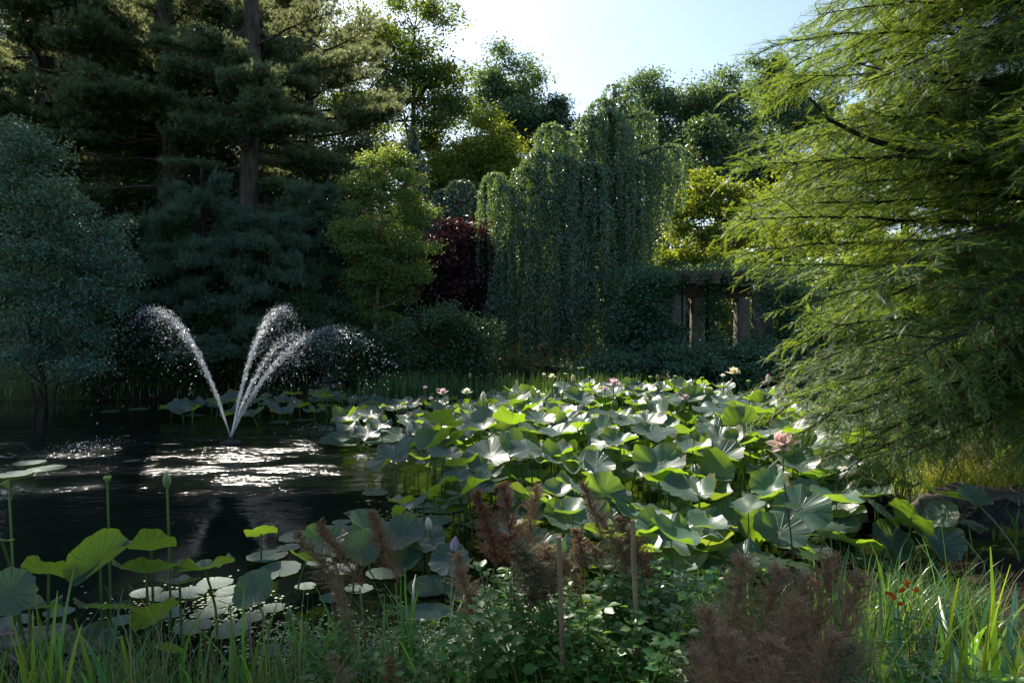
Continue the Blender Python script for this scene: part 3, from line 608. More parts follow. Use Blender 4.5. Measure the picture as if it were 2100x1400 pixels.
# ------------------------------------------------------------------ bald cypress leaning in from the right
def cyp_branchlet():
    T = [[0, 0, 0], [.03, 0, 0], [0, 1, -.10]]; F = [[0, 1, 2]]
    for i in range(8):
        y = .10 + .11 * i; l = .165 * (1 - .45 * abs(i - 3) / 5)
        for s in (1, -1):
            k = len(T); T += [[0, y, -.10 * y * y], [s * l, y + .10, -.10 * y * y - .02], [0, y + .055, -.10 * y * y]]; F.append([k, k + 1, k + 2] if s > 0 else [k, k + 2, k + 1])
    return np.array(T), np.array(F)
CB = cyp_branchlet()
def cyp_branch_mesh(seed, L_=3.6):
    rng = np.random.default_rng(seed); gb = G(); gl = G(); n = 16
    lb = bez([0, 0, 0], [L_ * .5, rng.normal() * .2, L_ * .09], [L_, 0, 0], n); lb[3:] += np.cumsum(rng.normal(size=(n - 3, 3)) * .016, 0)
    tube(gb, lb, np.linspace(.030, .004, n), 6)
    pp = []; dd = []; A = []; B = []; ss = []
    nsec = int(L_ / .055)
    for k in range(nsec):
        t = .14 + .86 * (k + rng.uniform(0, 1)) / nsec; i0 = int(min(t * (n - 1), n - 1.001)); fr = t * (n - 1) - i0; q = lb[i0] * (1 - fr) + lb[i0 + 1] * fr
        l2 = rng.uniform(.30, 1.0) * (1.2 - .65 * t); v = np.array([rng.uniform(.4, .9), (1 if k % 2 else -1) * rng.uniform(.3, 1.0), rng.uniform(-.42, .30)]); v /= np.linalg.norm(v)
        nb = int(l2 / .020) + 4; tt = (np.arange(nb) + rng.uniform(0, 1, nb)) / nb
        A.append(q); B.append(q + v * l2 + np.array([0, 0, -.22 * l2]))
        pts = q + v * l2 * tt[:, None]; pts[:, 2] -= .22 * l2 * tt ** 2
        s2 = nrm(np.cross(v, [0, 0, 1])[None])[0]; sg = np.where(np.arange(nb) % 2, 1, -1)[:, None]
        pp.append(pts); dd.append(v * .8 + s2 * sg * rng.uniform(.3, 1.0, (nb, 1)) + np.array([0, 0, -.28]) + rng.normal(size=(nb, 3)) * .30); ss.append(rng.uniform(.065, .125, nb))
    twigs(gb, np.array(A), np.array(B), .0055, .002, rng=rng)
    pp = np.concatenate(pp); dd = np.concatenate(dd); ss = np.concatenate(ss)
    X, Y, Z = frames(dd, rng.normal(size=(len(dd), 3)) * .35 + np.array([0, 0, 1.0]))
    gl.scatter(*CB, pp, X, Y, Z, ss)
    nb = sum(len(f) for f in gb.f); gb.v += gl.v; gb.f += [f + gb.n for f in gl.f]; me = gb.mesh('branch')
    me.materials.append(M['bark_dark']); me.materials.append(M['cypress'])
    mi = np.ones(len(me.polygons), np.int32); mi[:nb] = 0; me.polygons.foreach_set("material_index", mi)
    return me
def cypress():
    rng = np.random.default_rng(77)
    org = np.array([6.3, 7.2, gz(6.3, 7.2)])
    o = thing('bald_cypress', 'feathery bald cypress whose branches fill the right side', 'tree', org)
    gb = G(); zz = np.linspace(-.2, 11, 16)
    tp = lambda z: np.array([.04 * math.sin(z), .03 * z, z])
    tube(gb, [tp(z) for z in zz], .30 * (1 - zz / 12) + .02, 9)
    BR = [cyp_branch_mesh(700 + i) for i in range(5)]
    ends = [(3.4, 1690, 240, 6.4), (4.2, 1590, 70, 6.8), (2.9, 1545, 330, 6.3), (2.3, 1520, 440, 6.4), (1.9, 1560, 560, 6.9), (1.7, 1620, 750, 6.8), (1.2, 1610, 810, 6.4), (1.0, 1690, 930, 6.3), (.9, 1800, 955, 6.5), (.9, 1890, 930, 6.9), (1.3, 1760, 870, 6.9), (4.6, 1950, 60, 6.0), (4.4, 2050, 120, 5.8), (5.2, 1850, 20, 7.0), (5.6, 2080, -20, 6.5), (4.0, 1900, 200, 6.4), (3.8, 2000, 260, 6.0), (4.9, 1760, 60, 7.3), (3.6, 1800, 210, 7.2), (1.5, 1640, 890, 5.9), (1.0, 1740, 960, 5.8), (2.6, 1790, 560, 5.2),
            (3.8, 1640, 150, 6.9), (4.8, 1680, 20, 6.6), (5.4, 1720, -60, 6.6), (3.0, 1570, 400, 7.2), (2.2, 1530, 500, 6.9), (.9, 1700, 860, 6.2), (2.2, 1640, 620, 6.6), (1.6, 1650, 700, 5.8), (2.0, 1850, 760, 5.0), (1.3, 1820, 900, 5.6)]
    jobs = [(tp(z), P(a, b_, d_) - org) for z, a, b_, d_ in ends]
    for i in range(110):
        f = (i + .5) / 110; z = 1.2 + 5.6 * f + rng.uniform(-.1, .1)
        az = math.radians(180 + rng.uniform(-85, 75)); Lg = rng.uniform(2.2, 4.0) * (1.02 - .25 * abs(f - .4))
        e_ = tp(z) + np.array([math.cos(az) * Lg, math.sin(az) * Lg, rng.uniform(-1.1, .5) - .5 * (f < .2)])
        if (e_ + org)[2] < .75 and math.sin(az) < .25: continue                # nothing low over the boulders
        ex, ey = proj(e_ + org)
        if ex < 1630 and 520 < ey < 770: continue                                # the pergola stays in view
        jobs.append((tp(z), e_))
    for k, (s0, e) in enumerate(jobs):
        v = e - s0; Lg = np.linalg.norm(v); b = link('branch', BR[k % 5], None, o)
        b.location = s0; b.rotation_euler = (rng.uniform(-.4, .4), -math.asin(v[2] / Lg), math.atan2(v[1], v[0])); q = Lg / 3.6
        b.scale = (q, rng.choice([-1, 1]) * (.5 + .5 * q), .5 + .5 * q)
    # the thick crooked limb that stands out dark across the middle
    for pts, r in (([tp(3.1) + org, P(2120, 330, 6.9), P(1990, 312, 6.8), P(1870, 312, 6.7), P(1780, 285, 6.6), P(1700, 245, 6.5), P(1660, 200, 6.5)], .05), ([tp(4.0) + org, P(2080, 160, 6.8), P(1960, 170, 6.8), P(1880, 165, 6.8), P(1760, 130, 6.8)], .03)):
        tube(gb, np.array(pts) - org, np.linspace(r, r * .25, len(pts)), 7)
    gb.build('trunk', M['bark_dark'], o, True)
cypress()

# ------------------------------------------------------------------ pergola under the vines
pc = P(1470, 650, 18.6); zp = gz(pc[0], pc[1])
zb = P(1400, 606, 18)[2]; 
per = thing('pergola', 'weathered pergola with heavy beams under blue-green vines', 'pergola', (pc[0], pc[1], zp))
org = np.array([pc[0], pc[1], zp])
def ppart(name, c, s, mat, rz=0., jit=.012, bev=0, parent=None):
    g = G(); box(g, np.asarray(c) - org, s, rz, jit, bev); return g.build(name, M[mat], parent or per)
for (px, d, w_) in [(1388, 18.0, .42), (1562, 18.0, .42), (1521, 20.8, .40), (1430, 20.8, .36)]:
    q = P(px, 650, d); z1 = zb if d < 19 else P(px, 612, d)[2]; z1 = zb
    ppart('column', (q[0], q[1], (zp - .3 + z1) / 2), (w_, w_, z1 - zp + .3), 'stone_col', .08, .012, .05)
xl, xr = P(1335, 650, 18)[0], P(1600, 650, 18)[0]
for yy, dz in ((18.0, 0), (20.8, 0)):
    ppart('beam', ((xl + xr) / 2, yy, zb + .13), (xr - xl, .26, .26), 'beam', 0, .012)
for k in range(6):
    xx = xl + .35 + (xr - xl - .7) * k / 5
    ppart('joist', (xx, 19.3, zb + .26 + .122), (.20, 4.4, .24), 'beam', R.uniform(-.03, .03), .012)
for k in range(3):
    ppart('batten', ((xl + xr) / 2 + .1, 17.5 + k * 1.7, zb + .50 + .052), (xr - xl - .3, .16, .10), 'beam', R.uniform(-.03, .03), .01)
def vine(name, label, pts, n, sig, size, mat='vine', seed=1):
    rng = np.random.default_rng(seed); pts = np.array(pts); o_ = pts[0] * [1, 1, 0] + [0, 0, gz(pts[0][0], pts[0][1])]
    o = thing(name, label, 'vine', o_); gl = G(); gb = G()
    tube(gb, np.concatenate([[o_ - [0, 0, .05]], pts[::max(1, len(pts) // 6)]]) - o_, .03, 5)
    C = pts[rng.integers(0, len(pts), n)] + rng.normal(size=(n, 3)) * sig
    leaf_cloud(gl, C - o_, 26, .13, size, .5, .8, .5, rng, .5, False)
    gb.build('stem', M['bark_dark'], o, True); gl.build('foliage', M[mat], o, kind='stuff')
vine('climbing_vine', 'vine hanging in a thick curtain from the middle of the pergola', [P(1465 + dx, y_, 17.6) for y_ in range(575, 720, 8) for dx in (-14, 0, 16)], 80, [.09, .10, .1], .085, seed=1)
vine('climbing_vine', 'vine sprawling along the top of the pergola', [P(x_, 562 + 6 * math.sin(x_ * .05), 18.2 + dy) for x_ in range(1400, 1620, 10) for dy in (-.4, .6)], 190, [.2, .4, .12], .08, seed=2)
vine('climbing_vine', 'vine tumbling over the left end of the pergola beam', [P(x_, y_, 17.7) for x_ in range(1285, 1360, 12) for y_ in range(555, 620, 12)], 140, [.2, .3, .15], .08, seed=3)
vine('climbing_vine', 'vine climbing the right-hand column of the pergola', [P(x_, y_, 17.7) for x_ in range(1600, 1660, 12) for y_ in range(560, 720, 14)], 150, [.2, .3, .15], .08, seed=4)
# stone steps on the far bank
s0 = PZ(668, 800, .25); st = thing('stone_steps', 'narrow flight of stone steps on the far bank behind the fountain', 'steps', (s0[0], 17.0, .2))
for k in range(8):
    g = G(); box(g, (R.uniform(-.03, .03), .30 * k, .09 + .15 * k), (.62, .40, .12), R.uniform(-.05, .05), .012); g.build('step', M['step'], st)
# stone lantern half hidden behind the weeping tree
lp = P(1117, 730, 21.5); lz = gz(lp[0], lp[1]); lan = thing('stone_lantern', 'small grey stone lantern half hidden behind the weeping branches', 'lantern', (lp[0], lp[1], lz))
zt = P(1117, 712, 21.5)[2] - lz
for nm, rr in (('base', [(.20, 0), (.20, .10), (.09, .16), (.08, zt - .30), (.17, zt - .24)]), ('light_box', [(.12, zt - .24), (.12, zt - .04)]), ('cap', [(.26, zt - .04), (.24, zt + .02), (.08, zt + .13), (.03, zt + .2), (.0, zt + .22)])):
    g = G(); a = np.arange(8) * math.pi / 4; V = np.concatenate([np.stack([r_ * np.cos(a), r_ * np.sin(a), 0 * a + z_], 1) for r_, z_ in rr])
    g.add(V, [[i * 8 + j, i * 8 + (j + 1) % 8, i * 8 + 8 + (j + 1) % 8, i * 8 + 8 + j] for i in range(len(rr) - 1) for j in range(8)]); g.build(nm, M['step'], lan)

# ------------------------------------------------------------------ boulders
def rock(name, label, c, s, mat, seed, rz=0):
    import bmesh
    bm = bmesh.new(); bmesh.ops.create_icosphere(bm, subdivisions=4, radius=1)
    off = Vector((seed * 3.1, seed * 1.7, 0))
    for v in bm.verts:
        d_ = v.co.normalized(); n_ = noise.fractal(d_ * 1.2 + off, 1.0, 2.0, 6) * .42 - abs(noise.noise(d_ * 2.2 + off)) * .45 - abs(noise.noise(d_ * 5.5 + off)) * .16 + .14
        v.co = d_ * (1 + n_)
        for ax in range(3): v.co[ax] = math.copysign(abs(v.co[ax]) ** .85, v.co[ax])
        v.co = Vector((v.co.x * s[0], v.co.y * s[1], v.co.z * s[2]))
    me = bpy.data.meshes.new(name); bm.to_mesh(me); bm.free()
    me.polygons.foreach_set("use_smooth", np.ones(len(me.polygons), bool))
    o = link(name, me, M[mat]); o.location = tuple(c); o.rotation_euler = (0, 0, rz); return tag(o, label, 'rock')
q = PZ(2060, 1030, .28); rock('boulder', 'brown boulder behind the dark rock at the right edge', (q[0] + .05, q[1] + .05, .20), (.56, .36, .18), 'rock', 1)
q = PZ(1960, 1050, .2); rock('boulder', 'low flat boulder at the water edge near the right', (q[0] - .02, q[1], .16), (.48, .3, .22), 'rock', 2, .3)
q = PZ(2050, 1110, .12); rock('boulder', 'nearly black rough rock at the right edge of the water', (q[0] + .05, q[1], .16), (.38, .26, .24), 'rock_dark', 3, .2)
q = PZ(2110, 1075, .2); rock('boulder', 'pale brown boulder cut by the right edge', (q[0] + .1, q[1], .14), (.4, .3, .2), 'rock', 4, .8)
q = PZ(1735, 1040, .05); rock('boulder', 'dark stone edging block behind the lotus, under the cypress', (q[0] + .1, q[1] + .1, .10), (.40, .16, .17), 'rock_dark', 5, -.1)
q = PZ(45, 1320, .05); rock('boulder', 'pinkish wet stone at the bottom left behind lotus stalks', (q[0], q[1], .03), (.24, .17, .10), 'rock', 6, .2)
q = PZ(2020, 1085, .2); rock('boulder', 'flat brown stone between the low boulder and the nearly black rock', (q[0], q[1] + .12, .12), (.30, .2, .13), 'rock', 8, 1.1)
q = PZ(2090, 1000, .3); rock('boulder', 'rough stone behind the brown boulder at the right edge', (q[0] + .1, q[1] + .3, .26), (.42, .3, .2), 'rock', 9, 2.1)
q = PZ(1900, 985, .3); rock('boulder', 'small brown stone beside the grass clump on the right bank', (q[0] + .3, q[1] + .2, .22), (.22, .2, .14), 'rock', 7, .6)
# ------------------------------------------------------------------ lotus
def lotusmat():
    m, t, out = newmat('lotus_leaf')
    tc = N(t, "ShaderNodeTexCoord"); sp = N(t, "ShaderNodeSeparateXYZ"); L(t, tc.outputs["Object"], sp.inputs[0])
    at = N(t, "ShaderNodeMath", operation='ARCTAN2'); L(t, sp.outputs[1], at.inputs[0]); L(t, sp.outputs[0], at.inputs[1])
    fq = N(t, "ShaderNodeMath", operation='MULTIPLY'); L(t, at.outputs[0], fq.inputs[0]); fq.inputs[1].default_value = 10.0
    sn = N(t, "ShaderNodeMath", operation='SINE'); L(t, fq.outputs[0], sn.inputs[0])
    ab = N(t, "ShaderNodeMath", operation='ABSOLUTE'); L(t, sn.outputs[0], ab.inputs[0])
    vein = N(t, "ShaderNodeMapRange"); L(t, ab.outputs[0], vein.inputs[0]); vein.inputs[1].default_value = 0; vein.inputs[2].default_value = .22; vein.inputs[3].default_value = 1; vein.inputs[4].default_value = 0
    nz = N(t, "ShaderNodeTexNoise"); nz.inputs["Scale"].default_value = 3.0; nz.inputs["Detail"].default_value = 5; L(t, tc.outputs["Object"], nz.inputs[0])
    oi = N(t, "ShaderNodeObjectInfo")
    val = N(t, "ShaderNodeMath", operation='MULTIPLY_ADD'); L(t, oi.outputs["Random"], val.inputs[0]); val.inputs[1].default_value = .5; L(t, nz.outputs[0], val.inputs[2])
    geo = N(t, "ShaderNodeNewGeometry")
    def hs(c, a=.55):
        h = N(t, "ShaderNodeHueSaturation"); h.inputs["Color"].default_value = rgb(c)
        md = N(t, "ShaderNodeMath", operation='MULTIPLY_ADD'); L(t, val.outputs[0], md.inputs[0]); md.inputs[1].default_value = a; md.inputs[2].default_value = 1 - .72 * a; L(t, md.outputs[0], h.inputs["Value"]); return h.outputs[0]
    top = hs((.044, .100, .074)); bot = hs((.070, .135, .040))
    mxv = N(t, "ShaderNodeMix", data_type='RGBA'); L(t, vein.outputs[0], mxv.inputs[0]); L(t, top, mxv.inputs[6]); mxv.inputs[7].default_value = (.085, .150, .105, 1)
    sd = N(t, "ShaderNodeMix", data_type='RGBA'); L(t, geo.outputs["Backfacing"], sd.inputs[0]); L(t, mxv.outputs[2], sd.inputs[6]); L(t, bot, sd.inputs[7])
    l2 = N(t, "ShaderNodeVectorMath", operation='LENGTH'); L(t, tc.outputs["Object"], l2.inputs[0])
    nb = N(t, "ShaderNodeTexNoise"); nb.inputs["Scale"].default_value = 5.0; nb.inputs["Detail"].default_value = 4; L(t, tc.outputs["Object"], nb.inputs[0])
    sh_ = N(t, "ShaderNodeMath", operation='MULTIPLY_ADD'); L(t, oi.outputs["Random"], sh_.inputs[0]); sh_.inputs[1].default_value = .30; L(t, nb.outputs[0], sh_.inputs[2])
    su = N(t, "ShaderNodeMath", operation='MULTIPLY_ADD'); L(t, sh_.outputs[0], su.inputs[0]); su.inputs[1].default_value = .42; L(t, l2.outputs["Value"], su.inputs[2])
    br = N(t, "ShaderNodeMapRange"); L(t, su.outputs[0], br.inputs[0]); br.inputs[1].default_value = 1.24; br.inputs[2].default_value = 1.32; br.inputs[3].default_value = 0; br.inputs[4].default_value = .85
    sb = N(t, "ShaderNodeMix", data_type='RGBA'); L(t, br.outputs[0], sb.inputs[0]); L(t, sd.outputs[2], sb.inputs[6]); sb.inputs[7].default_value = (.17, .13, .035, 1); sd = sb
    b = N(t, "ShaderNodeBump"); b.inputs["Strength"].default_value = .8; b.inputs["Distance"].default_value = .02; L(t, vein.outputs[0], b.inputs["Height"])
    p = N(t, "ShaderNodeBsdfPrincipled"); L(t, sd.outputs[2], p.inputs["Base Color"]); p.inputs["Roughness"].default_value = .40; p.inputs["Specular IOR Level"].default_value = .65
    p.inputs["Sheen Weight"].default_value = .15; p.inputs["Sheen Roughness"].default_value = .4
    L(t, b.outputs[0], p.inputs["Normal"])
    tr = N(t, "ShaderNodeBsdfTranslucent"); trc = hs((.30, .48, .02), .5)
    mv = N(t, "ShaderNodeMix", data_type='RGBA', blend_type='MULTIPLY'); L(t, vein.outputs[0], mv.inputs[0]); L(t, trc, mv.inputs[6]); mv.inputs[7].default_value = (.55, .6, .5, 1); L(t, mv.outputs[2], tr.inputs[0])
    mx = N(t, "ShaderNodeMixShader"); mx.inputs[0].default_value = .42; L(t, p.outputs[0], mx.inputs[1]); L(t, tr.outputs[0], mx.inputs[2]); L(t, mx.outputs[0], out.inputs[0])
    return m
M['lotus'] = lotusmat()
def padmat():
    m = M['lotus'].copy(); m.name = 'floating_pad'
    for n in m.node_tree.nodes:
        if n.type == 'MIX_SHADER': n.inputs[0].default_value = .12
        if n.type == 'BSDF_PRINCIPLED': n.inputs['Roughness'].default_value = .5; n.inputs['Specular IOR Level'].default_value = .22; n.inputs['Sheen Weight'].default_value = 0
    return m
M['pad'] = padmat()
def petalmat(name, base, tip, k=1.0, tr=.45):
    m, t, out = newmat(name); tc = N(t, "ShaderNodeTexCoord"); sp = N(t, "ShaderNodeSeparateXYZ"); L(t, tc.outputs["Object"], sp.inputs[0])
    cr = N(t, "ShaderNodeValToRGB"); e = cr.color_ramp.elements; e[0].color = rgb(base); e[1].color = rgb(tip); e[0].position = .35; e[1].position = 1.0; L(t, sp.outputs[1], cr.inputs[0])
    p = N(t, "ShaderNodeBsdfPrincipled"); L(t, cr.outputs[0], p.inputs["Base Color"]); p.inputs["Roughness"].default_value = .55; p.inputs["Specular IOR Level"].default_value = .3
    tl = N(t, "ShaderNodeBsdfTranslucent"); L(t, cr.outputs[0], tl.inputs[0]); mx = N(t, "ShaderNodeMixShader"); mx.inputs[0].default_value = tr
    L(t, p.outputs[0], mx.inputs[1]); L(t, tl.outputs[0], mx.inputs[2]); L(t, mx.outputs[0], out.inputs[0]); return m
M['petal_pink'] = petalmat('pink_petal', (.80, .72, .68), (.80, .48, .56))
M['petal_white'] = petalmat('white_petal', (.76, .75, .58), (.84, .82, .76))
M['petal_cream'] = petalmat('cream_petal', (.80, .74, .45), (.85, .78, .58))
M['petal_peach'] = petalmat('peach_petal', (.82, .70, .60), (.80, .50, .46))
M['petal_lilac'] = petalmat('lilac_petal', (.74, .64, .72), (.68, .44, .62))
M['bud_green'] = petalmat('green_bud', (.30, .40, .16), (.52, .56, .34))
M['pod'] = petalmat('seed_pod', (.20, .30, .06), (.30, .34, .10), tr=.15)
M['stamen'] = leafmat('stamens', (.55, .36, .05), (.6, .4, .05), .3, .6)

def blade_mesh(seed, cup, wave, k, fold=0.0, notch=False, nr=6, ns=44, roll=0.0):
    rng = np.random.default_rng(seed); th = np.arange(ns) * 2 * math.pi / ns; V = [[0, 0, 0]]; F = []
    out = 1 + .05 * np.sin(2 * th + rng.uniform(0, 6)) + .035 * np.sin(3 * th + rng.uniform(0, 6)) + .030 * np.sin(11 * th + rng.uniform(0, 6)) + rng.normal(size=ns) * .012
    if notch: out = out * (1 - .62 * np.exp(-((np.minimum(th, 2 * math.pi - th)) / .09) ** 2))
    ph = rng.uniform(0, 6, 3)
    for i in range(1, nr + 1):
        r = i / nr
        rr = r * out
        z = cup * r ** 1.6 + wave * r ** 2.5 * (np.sin(k * th + ph[0]) + .5 * np.sin((k + 2) * th + ph[1]) + .30 * np.sin((2 * k + 5) * th + ph[2])) - .05 * (1 - r) ** 2
        x, y = rr * np.cos(th), rr * np.sin(th)
        if fold: z = z + fold * np.abs(x) ** 1.3; x = x * (1 - .45 * fold * np.abs(x))
        if roll: z = z - roll * np.clip(x, 0, None) ** 2
        V += np.stack([x, y, z], 1).tolist()
        for j in range(ns):
            j2 = (j + 1) % ns; a = 1 + (i - 1) * ns
            if i == 1: F.append([0, 1 + j, 1 + j2])
            else: F.append([a - ns + j, a + j, a + j2, a - ns + j2])
    g = G(); g.add(V, [f for f in F if len(f) == 3]); g.n = 0; g.f.append(np.array([f for f in F if len(f) == 4])); me = g.mesh('lotus_blade')
    me.polygons.foreach_set("use_smooth", np.ones(len(me.polygons), bool)); return me
BL = [blade_mesh(1, .20, .09, 3), blade_mesh(2, .28, .11, 4), blade_mesh(3, .12, .09, 3), blade_mesh(4, .38, .14, 3), blade_mesh(5, .19, .14, 5), blade_mesh(6, -.04, .13, 4), blade_mesh(7, .32, .18, 2), blade_mesh(8, .12, .05, 3, fold=.75), blade_mesh(9, .08, .06, 2, fold=1.25), blade_mesh(10, .05, .12, 3, roll=.55)]
for b in BL: b.materials.append(M['lotus'])
PADS = [blade_mesh(20 + i, .012, .006, 5, notch=(i != 3), nr=3) for i in range(4)]
for b in PADS: b.name = 'pad_blade'; b.materials.append(M['pad'])
def stalk_mesh(seed, r=.008):
    rng = np.random.default_rng(seed); g = G(); z = np.linspace(0, 1, 7); k = rng.normal(size=2) * .10
    pts = np.stack([k[0] * np.sin(z * math.pi) , k[1] * np.sin(z * math.pi), z], 1); tube(g, pts, 1.0, 5); me = g.mesh('stalk')
    co = np.array([v.co[:] for v in me.vertices]); c = np.repeat(pts, 5, 0); d_ = co - c; d_[:, 2] = 0; co = c + nrm(d_) * r; me.vertices.foreach_set("co", co.astype(np.float32).ravel()); me.update()
    me.polygons.foreach_set("use_smooth", np.ones(len(me.polygons), bool)); me.materials.append(M['stem']); return me
STALK = [stalk_mesh(i) for i in range(5)]
LEAVES = []   # (object, image x, image y, depth, width)
def add_stalk(o, h, k=None, name='stalk', thick=1.0):
    s = link(name, STALK[random.randrange(5) if k is None else k], None, o); s.location = (0, 0, -.35); s.scale = (thick, thick, h + .35); s.rotation_euler = (0, 0, 0); return s
def lotus_leaf(p, rad, tilt, tdir, var, label=None, group='leaves of the lotus bed'):
    o = thing('lotus_leaf', label or '', 'lotus leaf', (p[0], p[1], 0), group=group)
    b = link('blade', BL[var], None, o); b.location = (0, 0, p[2]); rad *= .86; b.scale = (rad, rad * random.uniform(.9, 1.08), rad)
    b.rotation_mode = 'QUATERNION'
    ax = Vector((-math.sin(tdir), math.cos(tdir), 0))      # tips the rim on the tdir side downwards
    from mathutils import Quaternion
    b.rotation_quaternion = Quaternion(ax, tilt) @ Quaternion((0, 0, 1), random.uniform(0, 6.28) if var not in (7, 8, 9) else random.uniform(-.6, .6))
    # stalks share meshes; keep thickness real
    add_stalk(o, p[2] - .01)
    px, py = proj(p); LEAVES.append([o, px, py, p[1], rad, tilt])
    return o
FRONT = -math.pi / 2                                       # towards the camera
rad_ = math.radians
def hand(px, py, wpx, z, tilt, tdeg, var, label):
    """a leaf picked out in the photograph; tdeg: image direction its low side points to (0 right, 90 away, -90 towards the camera)"""
    p = PZ(px, py, z); lotus_leaf(p, max(.07, wpx / 2 * p[1] / 1400), rad_(tilt), rad_(tdeg), var, label)
